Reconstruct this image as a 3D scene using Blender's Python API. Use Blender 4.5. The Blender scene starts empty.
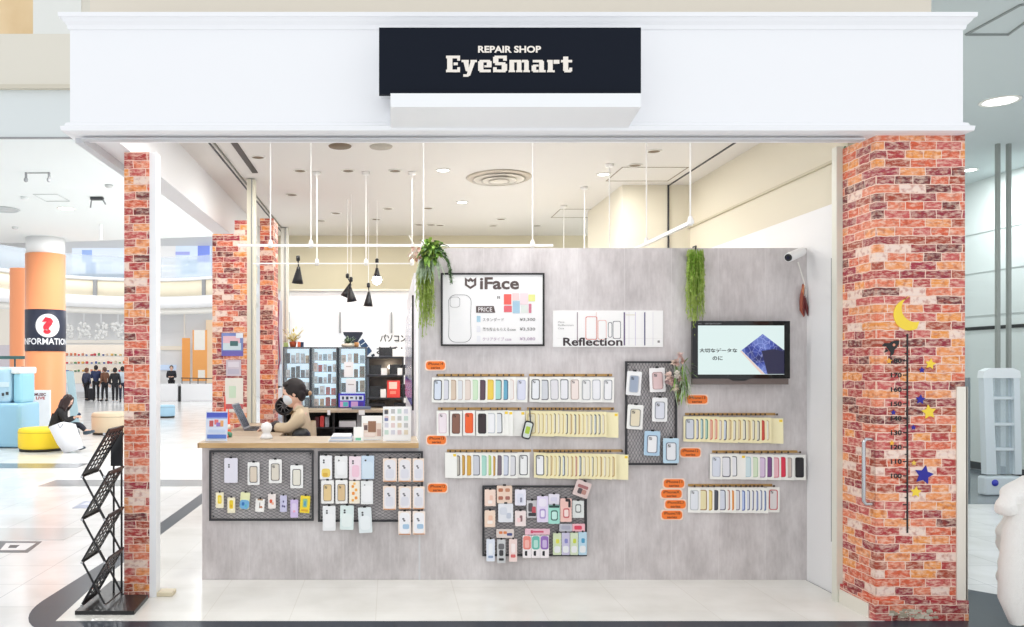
import bpy, bmesh, math, random
from mathutils import Vector, Matrix, Euler
random.seed(7)
SC = bpy.context.scene
COL = SC.collection
F, CX, CY, CH = 800.0, 390.0, 365.0, 1.77
def fx(px, Y): return (px - CX) * Y / F
def fz(py, Y): return CH - (py - CY) * Y / F
def fp(px, py, Y): return Vector((fx(px, Y), Y, fz(py, Y)))
YF, YW = 5.556, 6.584          # column face, feature wall face

# ---------------------------------------------------------------- materials
def lin(c):
    return tuple((v/255/12.92 if v/255 <= .04045 else ((v/255+.055)/1.055)**2.4) for v in c)
MATS = {}
def mat(rgb, rough=.6, metal=0, emit=0, alpha=1, trans=0, name=None):
    key = (tuple(rgb), rough, metal, emit, alpha, trans)
    if key in MATS: return MATS[key]
    m = bpy.data.materials.new(name or 'mat_%d_%d_%d' % tuple(rgb))
    m.use_nodes = True
    b = m.node_tree.nodes['Principled BSDF']
    b.inputs['Base Color'].default_value = (*lin(rgb), 1)
    b.inputs['Roughness'].default_value = rough
    b.inputs['Metallic'].default_value = metal
    if alpha < 1: b.inputs['Alpha'].default_value = alpha
    if trans: b.inputs['Transmission Weight'].default_value = trans; b.inputs['IOR'].default_value = 1.1
    if emit:
        b.inputs['Emission Color'].default_value = (*lin(rgb), 1)
        b.inputs['Emission Strength'].default_value = emit
    # faint procedural variation in gloss so surfaces are not dead flat
    nt = m.node_tree
    n = nt.nodes.new('ShaderNodeTexNoise'); n.inputs['Scale'].default_value = 9
    mr = nt.nodes.new('ShaderNodeMapRange')
    mr.inputs['To Min'].default_value = max(0, rough-.05); mr.inputs['To Max'].default_value = min(1, rough+.05)
    nt.links.new(n.outputs['Fac'], mr.inputs['Value']); nt.links.new(mr.outputs['Result'], b.inputs['Roughness'])
    MATS[key] = m
    return m
def newmat(name):
    m = bpy.data.materials.new(name); m.use_nodes = True
    nt = m.node_tree
    return m, nt, nt.nodes['Principled BSDF'], nt.nodes.new, nt.links.new
def ramp(nt, stops, interp='LINEAR'):
    r = nt.nodes.new('ShaderNodeValToRGB'); e = r.color_ramp.elements; r.color_ramp.interpolation = interp
    e[0].position = stops[0][0]; e[0].color = (*lin(stops[0][1]), 1)
    e[1].position = stops[1][0]; e[1].color = (*lin(stops[1][1]), 1)
    for p, c in stops[2:]:
        x = e.new(p); x.color = (*lin(c), 1)
    return r
def brick_mat():
    m, nt, b, N, L = newmat('brick_wallpaper')
    g = N('ShaderNodeNewGeometry'); s = N('ShaderNodeSeparateXYZ'); L(g.outputs['Position'], s.inputs[0])
    ad = N('ShaderNodeMath'); ad.operation = 'ADD'; L(s.outputs['X'], ad.inputs[0]); L(s.outputs['Y'], ad.inputs[1])
    c = N('ShaderNodeCombineXYZ'); L(ad.outputs[0], c.inputs['X']); L(s.outputs['Z'], c.inputs['Y'])
    nz = N('ShaderNodeTexNoise'); nz.inputs['Scale'].default_value = 14; nz.inputs['Detail'].default_value = 3
    L(c.outputs[0], nz.inputs['Vector'])
    vs = N('ShaderNodeVectorMath'); vs.operation = 'SCALE'; vs.inputs['Scale'].default_value = .02; L(nz.outputs['Color'], vs.inputs[0])
    va = N('ShaderNodeVectorMath'); va.operation = 'ADD'; L(c.outputs[0], va.inputs[0]); L(vs.outputs[0], va.inputs[1])
    t = N('ShaderNodeTexBrick'); L(va.outputs[0], t.inputs['Vector'])
    t.inputs['Color1'].default_value = (0, 0, 0, 1); t.inputs['Color2'].default_value = (1, 1, 1, 1)
    t.inputs['Scale'].default_value = 1; t.inputs['Brick Width'].default_value = .18; t.inputs['Row Height'].default_value = .0595
    t.inputs['Mortar Size'].default_value = .0038; t.inputs['Mortar Smooth'].default_value = .5
    t.offset = .42; t.squash = .7; t.squash_frequency = 3
    r = ramp(nt, [(0, (104, 32, 40)), (.08, (146, 34, 52)), (.18, (218, 96, 60)), (.30, (176, 50, 54)), (.40, (236, 150, 90)),
                  (.50, (164, 62, 38)), (.58, (200, 86, 84)), (.68, (226, 122, 88)), (.77, (240, 216, 204)), (.87, (160, 34, 60)), (.94, (236, 150, 70))], 'CONSTANT')
    L(t.outputs['Color'], r.inputs['Fac'])
    mp_ = N('ShaderNodeMapping'); mp_.inputs['Scale'].default_value = (.6, 1.5, 1); L(c.outputs[0], mp_.inputs['Vector'])
    n2 = N('ShaderNodeTexNoise'); n2.inputs['Scale'].default_value = 32; n2.inputs['Detail'].default_value = 8; n2.inputs['Roughness'].default_value = .65; L(mp_.outputs[0], n2.inputs['Vector'])
    r2 = ramp(nt, [(.45, (0, 0, 0)), (.62, (205, 205, 205))]); L(n2.outputs['Fac'], r2.inputs['Fac'])
    mx = N('ShaderNodeMixRGB'); L(r2.outputs['Color'], mx.inputs['Fac']); L(r.outputs['Color'], mx.inputs['Color1']); mx.inputs['Color2'].default_value = (*lin((250, 222, 200)), 1)
    n3 = N('ShaderNodeTexNoise'); n3.inputs['Scale'].default_value = 26; n3.inputs['Detail'].default_value = 6; L(c.outputs[0], n3.inputs['Vector'])
    r3 = ramp(nt, [(.5, (0, 0, 0)), (.66, (190, 190, 190))]); L(n3.outputs['Fac'], r3.inputs['Fac'])
    mx3 = N('ShaderNodeMixRGB'); L(r3.outputs['Color'], mx3.inputs['Fac']); L(mx.outputs['Color'], mx3.inputs['Color1']); mx3.inputs['Color2'].default_value = (*lin((168, 58, 28)), 1)
    mm = N('ShaderNodeMixRGB'); L(t.outputs['Fac'], mm.inputs['Fac']); L(mx3.outputs['Color'], mm.inputs['Color1']); mm.inputs['Color2'].default_value = (*lin((244, 214, 196)), 1)
    L(mm.outputs['Color'], b.inputs['Base Color']); b.inputs['Roughness'].default_value = .55
    return m
def concrete_mat():
    m, nt, b, N, L = newmat('concrete_print_board')
    g = N('ShaderNodeNewGeometry')
    mp = N('ShaderNodeMapping'); mp.inputs['Scale'].default_value = (1.6, 1, .9); L(g.outputs['Position'], mp.inputs['Vector'])
    n = N('ShaderNodeTexNoise'); n.inputs['Scale'].default_value = 2.2; n.inputs['Detail'].default_value = 8; n.inputs['Roughness'].default_value = .65; L(mp.outputs[0], n.inputs['Vector'])
    r = ramp(nt, [(.3, (186, 180, 180)), (.5, (207, 201, 201)), (.7, (226, 221, 221))]); L(n.outputs['Fac'], r.inputs['Fac'])
    n2 = N('ShaderNodeTexNoise'); n2.inputs['Scale'].default_value = 30; n2.inputs['Detail'].default_value = 4; 
    mp2 = N('ShaderNodeMapping'); mp2.inputs['Scale'].default_value = (2, 1, .35); L(g.outputs['Position'], mp2.inputs['Vector']); L(mp2.outputs[0], n2.inputs['Vector'])
    mx = N('ShaderNodeMixRGB'); mx.blend_type = 'SOFT_LIGHT'; mx.inputs['Fac'].default_value = .35; L(r.outputs['Color'], mx.inputs['Color1']); L(n2.outputs['Fac'], mx.inputs['Color2'])
    s = N('ShaderNodeSeparateXYZ'); L(g.outputs['Position'], s.inputs[0])
    w = N('ShaderNodeMath'); w.operation = 'PINGPONG'; w.inputs[1].default_value = .193; L(s.outputs['X'], w.inputs[0])
    lt = N('ShaderNodeMath'); lt.operation = 'LESS_THAN'; lt.inputs[1].default_value = .0035; L(w.outputs[0], lt.inputs[0])
    m2 = N('ShaderNodeMath'); m2.operation = 'MULTIPLY'; m2.inputs[1].default_value = .3; L(lt.outputs[0], m2.inputs[0])
    mm = N('ShaderNodeMixRGB'); L(m2.outputs[0], mm.inputs['Fac']); L(mx.outputs['Color'], mm.inputs['Color1']); mm.inputs['Color2'].default_value = (*lin((232, 228, 228)), 1)
    L(mm.outputs['Color'], b.inputs['Base Color']); b.inputs['Roughness'].default_value = .6
    return m
def tile_mat(name, base, line, size, ox, oy, rough, var=6):
    m, nt, b, N, L = newmat(name)
    g = N('ShaderNodeNewGeometry')
    mp = N('ShaderNodeMapping'); mp.inputs['Location'].default_value = (ox, oy, 0); L(g.outputs['Position'], mp.inputs['Vector'])
    t = N('ShaderNodeTexBrick'); t.offset = 0; L(mp.outputs[0], t.inputs['Vector'])
    t.inputs['Scale'].default_value = 1; t.inputs['Brick Width'].default_value = size; t.inputs['Row Height'].default_value = size
    t.inputs['Mortar Size'].default_value = .004; t.inputs['Mortar Smooth'].default_value = .3
    t.inputs['Color1'].default_value = (*lin(base), 1); t.inputs['Color2'].default_value = (*lin(tuple(c-var for c in base)), 1)
    t.inputs['Mortar'].default_value = (*lin(line), 1)
    n = N('ShaderNodeTexNoise'); n.inputs['Scale'].default_value = 1.7; n.inputs['Detail'].default_value = 6; L(g.outputs['Position'], n.inputs['Vector'])
    r = ramp(nt, [(.35, (225, 224, 220)), (.6, (255, 255, 255))]); L(n.outputs['Fac'], r.inputs['Fac'])
    mx = N('ShaderNodeMixRGB'); mx.blend_type = 'MULTIPLY'; mx.inputs['Fac'].default_value = .5; L(t.outputs['Color'], mx.inputs['Color1']); L(r.outputs['Color'], mx.inputs['Color2'])
    L(mx.outputs['Color'], b.inputs['Base Color']); b.inputs['Roughness'].default_value = rough
    return m
def wood_mat(name, c1, c2, scale=(2, 14, 14), rough=.45):
    m, nt, b, N, L = newmat(name)
    g = N('ShaderNodeNewGeometry'); mp = N('ShaderNodeMapping'); mp.inputs['Scale'].default_value = scale; L(g.outputs['Position'], mp.inputs['Vector'])
    n = N('ShaderNodeTexNoise'); n.inputs['Scale'].default_value = 2; n.inputs['Detail'].default_value = 6; L(mp.outputs[0], n.inputs['Vector'])
    r = ramp(nt, [(.35, c1), (.65, c2)]); L(n.outputs['Fac'], r.inputs['Fac']); L(r.outputs['Color'], b.inputs['Base Color'])
    b.inputs['Roughness'].default_value = rough
    return m
def foliage_mat(name, c1, c2):
    m, nt, b, N, L = newmat(name)
    g = N('ShaderNodeNewGeometry'); n = N('ShaderNodeTexNoise'); n.inputs['Scale'].default_value = 25; L(g.outputs['Position'], n.inputs['Vector'])
    r = ramp(nt, [(.4, c1), (.6, c2)]); L(n.outputs['Fac'], r.inputs['Fac']); L(r.outputs['Color'], b.inputs['Base Color'])
    b.inputs['Roughness'].default_value = .6; b.inputs['Subsurface Weight'].default_value = 0
    return m
BRICK = brick_mat(); CONC = concrete_mat()
FLOOR = tile_mat('mall_floor_tile', (240, 240, 240), (196, 198, 200), .6, .57, .13, .18)
SHOPFLOOR = tile_mat('shop_floor_marble', (243, 242, 236), (232, 230, 222), .6, .1, .25, .2, 3)
WHITE = mat((240, 241, 243), .5); WHITE2 = mat((232, 232, 232), .7); CREAM = mat((226, 219, 200), .7); CEILW = mat((230, 227, 222), .85)
BEIGE = mat((226, 216, 196), .7); BLACK = mat((22, 22, 24), .4); DGREY = mat((60, 62, 66), .5); GREY = mat((150, 152, 154), .5)
MALLCEIL = mat((226, 231, 231), .85); STEEL = mat((190, 192, 195), .25, 1); GOLD = mat((176, 130, 62), .35, .6)
BAND = tile_mat('dark_granite_band', (46, 55, 68), (40, 46, 56), .6, .57, .13, .3)
BAND.node_tree.nodes['Principled BSDF'].inputs['Specular IOR Level'].default_value = .2
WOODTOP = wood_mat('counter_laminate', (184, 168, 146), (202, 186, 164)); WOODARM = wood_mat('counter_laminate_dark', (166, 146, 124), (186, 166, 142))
WOODEDGE = wood_mat('counter_edge', (188, 152, 104), (206, 172, 124)); PALEWOOD = wood_mat('pale_wood', (222, 192, 146), (234, 208, 166), (1, 1, .6))

# ---------------------------------------------------------------- mesh building
class MB:
    def __init__(s): s.v = []; s.f = []; s.mi = []; s.sm = []; s.mats = []
    def m(s, mt):
        if mt not in s.mats: s.mats.append(mt)
        return s.mats.index(mt)
    def add(s, vs, fs, mt, smooth=False):
        n = len(s.v); k = s.m(mt)
        s.v += [Vector(v) for v in vs]
        for f in fs: s.f.append([i+n for i in f]); s.mi.append(k); s.sm.append(smooth)
        return s
    def box(s, x0, x1, y0, y1, z0, z1, mt, M=None, bev=0):
        if x0 > x1: x0, x1 = x1, x0
        if y0 > y1: y0, y1 = y1, y0
        if z0 > z1: z0, z1 = z1, z0
        if bev:
            bm = bmesh.new(); bmesh.ops.create_cube(bm, size=1)
            for v in bm.verts: v.co = Vector(((x0+x1)/2+v.co.x*(x1-x0), (y0+y1)/2+v.co.y*(y1-y0), (z0+z1)/2+v.co.z*(z1-z0)))
            bmesh.ops.bevel(bm, geom=bm.edges[:], offset=min(bev, .45*min(x1-x0, y1-y0, z1-z0)), segments=3, affect='EDGES', profile=.5)
            bm.verts.index_update()
            vs = [v.co.copy() for v in bm.verts]; fs = [[v.index for v in f.verts] for f in bm.faces]; bm.free()
            sm = True
        else:
            vs = [Vector((x, y, z)) for z in (z0, z1) for x, y in ((x0, y0), (x1, y0), (x1, y1), (x0, y1))]
            fs = [(3, 2, 1, 0), (4, 5, 6, 7), (0, 1, 5, 4), (1, 2, 6, 5), (2, 3, 7, 6), (3, 0, 4, 7)]; sm = False
        if M: vs = [M @ v for v in vs]
        return s.add(vs, fs, mt, False)
    def prism(s, pts, y0, y1, mt, M=None):      # polygon in XZ (counter-clockwise seen from -Y), thickness along Y
        n = len(pts)
        vs = [Vector((x, y0, z)) for x, z in pts] + [Vector((x, y1, z)) for x, z in pts]
        fs = [list(range(n)), list(range(2*n-1, n-1, -1))] + [(i, i+n, (i+1) % n+n, (i+1) % n) for i in range(n)]
        if M: vs = [M @ v for v in vs]
        return s.add(vs, fs, mt)
    def slab(s, pts, z0, z1, mt):               # polygon in XY
        n = len(pts)
        vs = [Vector((x, y, z0)) for x, y in pts] + [Vector((x, y, z1)) for x, y in pts]
        fs = [list(range(n-1, -1, -1)), list(range(n, 2*n))] + [(i, (i+1) % n, (i+1) % n+n, i+n) for i in range(n)]
        return s.add(vs, fs, mt)
    def tube(s, pts, r, mt, n=8, cap=True, smooth=True):
        pts = [Vector(p) for p in pts]; R = r if isinstance(r, (list, tuple)) else [r]*len(pts)
        vs = []; fs = []
        up = None
        for i, p in enumerate(pts):
            d = (pts[min(i+1, len(pts)-1)] - pts[max(i-1, 0)]).normalized()
            if up is None:
                up = Vector((0, 0, 1)) if abs(d.z) < .9 else Vector((1, 0, 0))
            a = d.cross(up).normalized(); b2 = a.cross(d).normalized(); up = b2
            for k in range(n):
                t = 2*math.pi*k/n; vs.append(p + a*math.cos(t)*R[i] + b2*math.sin(t)*R[i])
        for i in range(len(pts)-1):
            for k in range(n): fs.append((i*n+k, i*n+(k+1) % n, (i+1)*n+(k+1) % n, (i+1)*n+k))
        s.add(vs, fs, mt, smooth)
        if cap: s.add(vs[:n], [list(range(n-1, -1, -1))], mt); s.add(vs[-n:], [list(range(n))], mt)
        return s
    def lathe(s, prof, c, mt, n=24, M=None, smooth=True, sx=1, sy=1):  # prof [(r,z)], c centre
        vs = []; fs = []
        for r, z in prof:
            for k in range(n):
                t = 2*math.pi*k/n; vs.append(Vector((r*math.cos(t)*sx, r*math.sin(t)*sy, z)))
        for i in range(len(prof)-1):
            for k in range(n): fs.append((i*n+k, i*n+(k+1) % n, (i+1)*n+(k+1) % n, (i+1)*n+k))
        flat = len(prof) == 2 and prof[0][1] == prof[1][1]
        if prof[0][0] > 0 and not flat: fs.append(list(range(n-1, -1, -1)))
        if prof[-1][0] > 0 and not flat: fs.append([(len(prof)-1)*n+k for k in range(n)])
        if M: vs = [M @ v for v in vs]
        c = Vector(c); vs = [v+c for v in vs]
        return s.add(vs, fs, mt, smooth)
    def ball(s, c, rx, ry, rz, mt, M=None, n=16):
        prof = [(max(1e-4, math.sin(math.pi*i/10)), -math.cos(math.pi*i/10)) for i in range(11)]
        S = Matrix.Diagonal((rx, ry, rz, 1)); 
        if M: S = M @ S
        return s.lathe(prof, c, mt, n, S)
    def quad(s, a, b, c, d, mt): return s.add([a, b, c, d], [(0, 1, 2, 3)], mt)
    def mesh(s, name, org=Vector((0, 0, 0))):
        me = bpy.data.meshes.new(name)
        me.from_pydata([tuple(v-org) for v in s.v], [], s.f); me.update()
        for mt in s.mats: me.materials.append(mt)
        for p, k, sm in zip(me.polygons, s.mi, s.sm): p.material_index = k; p.use_smooth = sm
        return me
    def build(s, name, parent=None, org=None):
        if parent is not None: o0 = WORLD[parent.name]
        elif org is not None: o0 = Vector(org)
        elif s.v:
            xs = [v.x for v in s.v]; ys = [v.y for v in s.v]; zs = [v.z for v in s.v]
            o0 = Vector(((min(xs)+max(xs))/2, (min(ys)+max(ys))/2, min(zs)))
        o = bpy.data.objects.new(name, s.mesh(name, o0)); COL.objects.link(o)
        if parent is not None: o.parent = parent
        else: o.location = o0
        WORLD[o.name] = o0.copy()
        return o
WORLD = {}
def tag(o, label, cat, group=None):
    o['label'] = label; o['category'] = cat
    if group: o['group'] = group
    return o
def thing(name, label, cat, loc, group=None):
    o = bpy.data.objects.new(name, None); o.empty_display_size = .1; COL.objects.link(o); o.location = loc
    WORLD[o.name] = Vector(loc); return tag(o, label, cat, group)
def struct(mb, name, parent=None):
    o = mb.build(name, parent)
    if parent is None: o['kind'] = 'structure'
    return o
def sbox(name, x0, x1, y0, y1, z0, z1, mt): return struct(MB().box(x0, x1, y0, y1, z0, z1, mt), name)
_tc = {}
def textpts(body, bold=0, shear=0):
    k = (body, bold, shear)
    if k not in _tc:
        c = bpy.data.curves.new('lettering', 'FONT'); c.body = body; c.offset = bold; c.shear = shear; c.resolution_u = 3
        o = bpy.data.objects.new('lettering', c); COL.objects.link(o)
        bpy.context.view_layer.update()
        me = bpy.data.meshes.new_from_object(o.evaluated_get(bpy.context.evaluated_depsgraph_get()))
        vs = [v.co.copy() for v in me.vertices]; fs = [list(p.vertices) for p in me.polygons]
        bpy.data.objects.remove(o); bpy.data.meshes.remove(me)
        _tc[k] = (vs, fs)
    return _tc[k]
def lettering(mb, body, x0, x1, z0, z1, y, mt, bold=0, map3=None):
    """flat printed letters fitted to the box x0..x1, z0..z1 at depth y (facing -Y)"""
    vs, fs = textpts(body, bold)
    ax = min(v.x for v in vs); bx = max(v.x for v in vs); az = min(v.y for v in vs); bz = max(v.y for v in vs)
    out = [Vector((x0+(v.x-ax)/(bx-ax)*(x1-x0), y, z0+(v.y-az)/(bz-az)*(z1-z0))) for v in vs]
    if map3: out = [map3(v) for v in out]
    return mb.add(out, fs, mt)
ORD = ['first', 'second', 'third', 'fourth', 'fifth', 'sixth', 'seventh', 'eighth', 'ninth', 'tenth', 'eleventh', 'twelfth', 'thirteenth',
       'fourteenth', 'fifteenth', 'sixteenth', 'seventeenth', 'eighteenth', 'nineteenth', 'twentieth', 'twenty-first', 'twenty-second', 'twenty-third', 'twenty-fourth']
def rrect(w, h, r, n=4):
    pts = []
    for cx, cz, a0 in ((w/2-r, -h/2+r, -90), (w/2-r, h/2-r, 0), (-w/2+r, h/2-r, 90), (-w/2+r, -h/2+r, 180)):
        for i in range(n+1):
            t = math.radians(a0+90*i/n); pts.append((cx+r*math.cos(t), cz+r*math.sin(t)))
    return pts

# ================================================================ SETTING
def slabstruct(name, pts, z0, z1, mt):
    return struct(MB().slab(pts, z0, z1, mt), name)
# mall floor, dark granite border with rounded corner, shop floor
slabstruct('floor', [(-30, 2), (16, 2), (16, 46), (-30, 46)], -.12, -.004, FLOOR)
arc = [(-2.2-.41*math.cos(t), 6.0-.68*math.sin(t)) for t in [i*math.pi/2/10 for i in range(11)]]
slabstruct('floor_border', arc + [(2.9, 5.32), (4.5, 5.32), (5.6, 4.2), (6.4, 4.2), (4.05, 6.9), (3.4, 6.9), (3.4, 5.53), (-2.31, 5.53), (-2.38, 6.5), (-2.4, 11.5), (-2.6, 11.5), (-2.56, 7.5)], -.004, .0, BAND)
slabstruct('floor_shop', [(-2.31, 5.53), (3.42, 5.53), (3.42, 12.8), (-2.0, 12.8), (-2.4, 11.5), (-2.38, 6.5)], -.004, .002, SHOPFLOOR)
n = 1
for (x0, x1, y0, y1, mt) in ((-7.4, -5.4, 13.75, 14.4, mat((122, 124, 128), .15)), (-5.15, -2.75, 11.7, 12.35, mat((150, 152, 154), .15)), (-6.4, -3.3, 8.1, 8.7, mat((214, 214, 213), .15))):
    sbox('trim_%d' % n, x0, x1, y0, y1, -.004, -.001, mt); n += 1
# shop shell
sbox('ceiling', -1.98, 3.6, 5.745, 12.9, 3.84, 3.95, CEILW)
sbox('wall_back', -2.0, 3.6, 12.8, 12.95, 0, 3.84, mat((216, 208, 182), .8))
struct(MB().box(-1.72, 2.6, 12.25, 12.3, 0, 2.91, mat((244, 244, 246), .5)), 'wall_back_panel')
for px in (288.5, 340, 391.5):
    x = fx(px, 12.2); sbox('trim_%d' % n, x-.012, x+.012, 12.2, 12.24, fz(333, 12.2), fz(312, 12.2), GREY); n += 1
sbox('trim_%d' % n, -1.72, 2.6, 12.2, 12.25, 2.9, 2.93, mat((212, 208, 196), .6)); n += 1
wr = MB(); wr.box(3.43, 3.6, 6.03, 9.2, 0, 3.02, mat((240, 240, 241), .6)); wr.box(3.45, 3.6, 6.03, 9.2, 3.02, 3.84, CREAM)
wr.box(3.425, 3.45, 6.03, 9.2, 3.34, 3.36, mat((204, 196, 172), .6)); wr.box(3.424, 3.43, 6.2, 6.212, .4, 2.6, GREY)
struct(wr, 'wall_right')
blk = MB(); blk.box(2.67, 3.6, 9.2, 10.8, 0, 3.84, mat((230, 224, 206), .8)); blk.box(3.19, 3.205, 9.18, 9.2, 0, 3.84, DGREY)
struct(blk, 'wall_right_return')
gr = MB(); gr.box(3.2, 3.215, 5.9, 9.2, 3.83, 3.84, DGREY); gr.box(-1.69, -1.675, 5.9, 12.8, 3.83, 3.84, DGREY); gr.box(-1.64, -1.628, 5.9, 12.8, 3.825, 3.84, mat((120, 122, 110), .5))
gr.box(-1.48, -1.42, 7.3, 8.6, 3.832, 3.84, BLACK)
struct(gr, 'trim_%d' % n); n += 1
# left beam above the open side and its brick pillars
sbox('wall_left_header', -2.17, -1.97, 5.745, 12.8, 3.39, 4.1, mat((240, 241, 243), .6))
def pillar(name, label, parts):
    mb = MB()
    for b in parts: mb.box(*b, BRICK)
    o = mb.build(name); tag(o, label, 'pillar'); return o
pillar('brick_pillar', 'brick papered pillar behind the left end of the counter, carrying posters', [(-1.965, -1.72, 8.85, 9.3, 0, 3.22), (-1.72, -1.585, 8.85, 9.3, 0, 3.37)])
pillar('brick_pillar', 'narrow brick papered pillar between two pale frames behind the laptop', [(-1.56, -1.40, 9.6, 10.0, 0, 3.53)])
pillar('brick_pillar', 'thin brick papered strip at the far left back corner of the shop', [(-1.72, -1.66, 11.4, 11.9, 0, 2.75)])
mu = MB(); mu.box(-1.585, -1.5, 8.86, 8.98, 0, 3.83, mat((226, 222, 204), .5)); mu.box(-1.535, -1.525, 8.85, 8.86, 0, 3.83, GREY)
tag(mu.build('glazing_post'), 'tall cream post with a dark seam between the two brick pillars', 'post')
mu = MB(); mu.box(-1.64, -1.53, 12.0, 12.12, 0, 3.83, mat((226, 224, 214), .5)); mu.box(-1.575, -1.565, 11.99, 12.0, 0, 3.83, GREY)
tag(mu.build('glazing_post'), 'tall pale post at the left of the lit cabinets', 'post')
# front columns
c = thing('brick_column', 'slim brick papered column at the left front, beside the brochure rack', 'column', (-1.92, 6.2, 0))
MB().box(-2.02, -1.83, 6.08, 6.2, 0, 3.388, BRICK).build('column_body', c)
MB().box(-1.83, -1.78, 6.085, 6.2, .003, 3.388, mat((246, 247, 249), .3)).build('jamb', c)
MB().box(-1.78, -1.66, 6.1, 6.22, .003, .035, mat((224, 212, 184), .5), bev=.006).build('floor_guide', c)
c = thing('brick_column', 'wide brick papered column at the right front with moon and height chart', 'column', (3.7, 5.8, 0))
cb = MB().box(3.375, 3.993, YF, 6.02, .02, 3.38, BRICK); cb.box(3.355, 4.005, YF-.02, 6.02, 0, .14, BRICK)
cb.build('column_body', c)
MB().box(3.345, 3.375, 5.60, 5.96, .002, .1, mat((236, 232, 220), .4)).build('baseboard', c)
cg = MB(); cg.box(3.93, 4.002, YF-.012, YF, .12, 1.62, mat((238, 232, 220), .5)); cg.box(3.993, 4.005, YF-.012, 5.75, .12, 1.62, mat((238, 232, 220), .5))
cg.build('corner_guard', c)
hd = MB(); x = 3.30
hd.tube([(3.375, 5.59, 1.25), (3.325, 5.59, 1.25), (3.31, 5.59, 1.23), (3.31, 5.59, .82), (3.325, 5.59, .80), (3.375, 5.59, .80)], .013, STEEL, 10)
hd.build('door_pull', c)
jb = MB().box(3.33, 3.43, 5.965, 6.03, 0, 3.4, mat((228, 228, 216), .4)); jb.box(3.385, 3.392, 5.95, 5.97, 0, 3.4, mat((120, 150, 120), .3))
struct(jb, 'trim_%d' % n); n += 1
# weathered patch on column foot
pt = MB()
random.seed(3)
for i in range(60):
    a = random.uniform(3.46, 3.78); z = random.uniform(.02, .075); w = random.uniform(.006, .022)
    pt.prism([(a-w, z-w*.4), (a+w, z-w*.5), (a+w*.7, z+w*.5), (a-w*.8, z+w*.4)], YF-.0205-i*.00004, YF-.0195, mat(random.choice([(196, 190, 170), (170, 160, 140), (214, 206, 190)]), .8))
pt.build('worn_patch', c)
# fascia (signboard beam)
def rings(mb, prof, x0, x1, y0, yb, mt):
    vs = []; fs = []
    for d, z in prof: vs += [(x0-d, yb, z), (x0-d, y0-d, z), (x1+d, y0-d, z), (x1+d, yb, z)]
    for i in range(len(prof)-1):
        for k in range(4): fs.append((i*4+k, i*4+(k+1) % 4, (i+1)*4+(k+1) % 4, (i+1)*4+k))
    fs.append((3, 2, 1, 0)); m4 = 4*(len(prof)-1); fs.append((m4, m4+1, m4+2, m4+3))
    return mb.add(vs, fs, mt)
fa = MB()
Y0 = 5.5
zb = fz(131, Y0-.05); zt = fz(12.5, Y0-.05)
rings(fa, [(.0, zb), (.045, zb+.005), (.05, zb+.035), (.028, zb+.045), (.022, zb+.065), (0, zb+.075), (0, zt-.10), (.012, zt-.095), (.016, zt-.07), (.035, zt-.05), (.045, zt-.03), (.058, zt-.028), (.06, zt), (0, zt+.002)], fx(70, Y0), fx(963, Y0), Y0, 5.74, mat((243, 244, 247), .45))
struct(fa, 'wall_front_fascia')
so = MB(); so.box(-2.15, 3.3, 5.56, 5.62, 3.338, 3.35, mat((206, 208, 212), .5)); so.box(-2.21, -2.15, 5.62, 6.9, 3.33, 3.39, mat((206, 208, 212), .5))
struct(so, 'trim_%d' % n); n += 1
sbox('wall_front_upper', -2.25, 4.06, 6.0, 6.1, 3.95, 5.6, mat((226, 218, 204), .8))
# mall shell left
hall = MB()
hall.box(-20, -2.2, 11.0, 11.2, 4.9, fz(87, 11), mat((222, 229, 230), .7)); hall.box(-20, -2.2, 10.96, 11.2, fz(87, 11), fz(35, 11), mat((226, 222, 210), .7))
hall.box(-20, fx(34, 11), 10.98, 11.2, fz(35, 11), 7.5, PALEWOOD); hall.box(fx(34, 11), fx(82, 11), 10.97, 11.2, fz(35, 11), 7.5, mat((230, 232, 228), .7))
hall.box(fx(82, 11), -2.2, 10.98, 11.2, fz(35, 11), 7.5, mat((218, 214, 202), .7)); hall.box(-20, -2.2, 10.93, 11.0, fz(90, 11), fz(86, 11), mat((212, 206, 190), .7))
struct(hall, 'wall_mall_bulkhead')
slabstruct('ceiling_mall', [(-20, 11.2), (-2.2, 11.2), (-2.2, 19.0), (-7.5, 20.2), (-20, 22)], 4.9, 5.05, MALLCEIL)
sbox('trim_%d' % n, -20, -2.2, 10.98, 11.02, 4.88, 4.9, GREY); n += 1
# mall shell right
slabstruct('ceiling_right', [(4.08, 5.6), (16, 5.6), (16, 14.5), (4.08, 14.5)], 4.9, 5.05, mat((198, 207, 208), .85))
w = MB(); wc = mat((206, 213, 212), .5)
w.box(10.0, 10.2, 11.46, 14.2, 0, 4.9, wc)
for z in (4.0, 3.33, 2.6, 2.4): w.box(9.99, 10.0, 11.46, 14.2, z, z+.012, mat((170, 176, 176), .5))
w.box(9.98, 10.0, 11.6, 13.9, fz(328.5, 13), fz(325, 13), BLACK)
w.box(9.985, 10.0, 11.6, 13.9, 0, .12, DGREY)
w.box(4.0, 10.2, 14.2, 14.4, 0, 4.9, wc)
struct(w, 'wall_mall_right')
w = MB(); w.box(9.2, 16, 11.46, 11.6, 0, 4.9, mat((218, 224, 223), .5))
for z in (4.3, 3.5, 2.9, 2.1, 1.3): w.box(9.2, 16, 11.45, 11.46, z, z+.012, mat((180, 186, 186), .5))
struct(w, 'wall_mall_right_front')
for px, lb in ((999, 'left one of two slim grey vertical posts behind the security gate'), (1010, 'right one of two slim grey vertical posts behind the security gate')):
    xx = fx(px, 11.3); tag(MB().box(xx-.022, xx+.022, 11.3, 11.35, 0, 4.9, mat((140, 146, 142), .4)).build('wall_post'), lb, 'post', 'slim posts by the right wall')
sbox('floor_right', 4.7, 9.95, 10.2, 14.1, -.004, .0, mat((120, 128, 134), .15))
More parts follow.
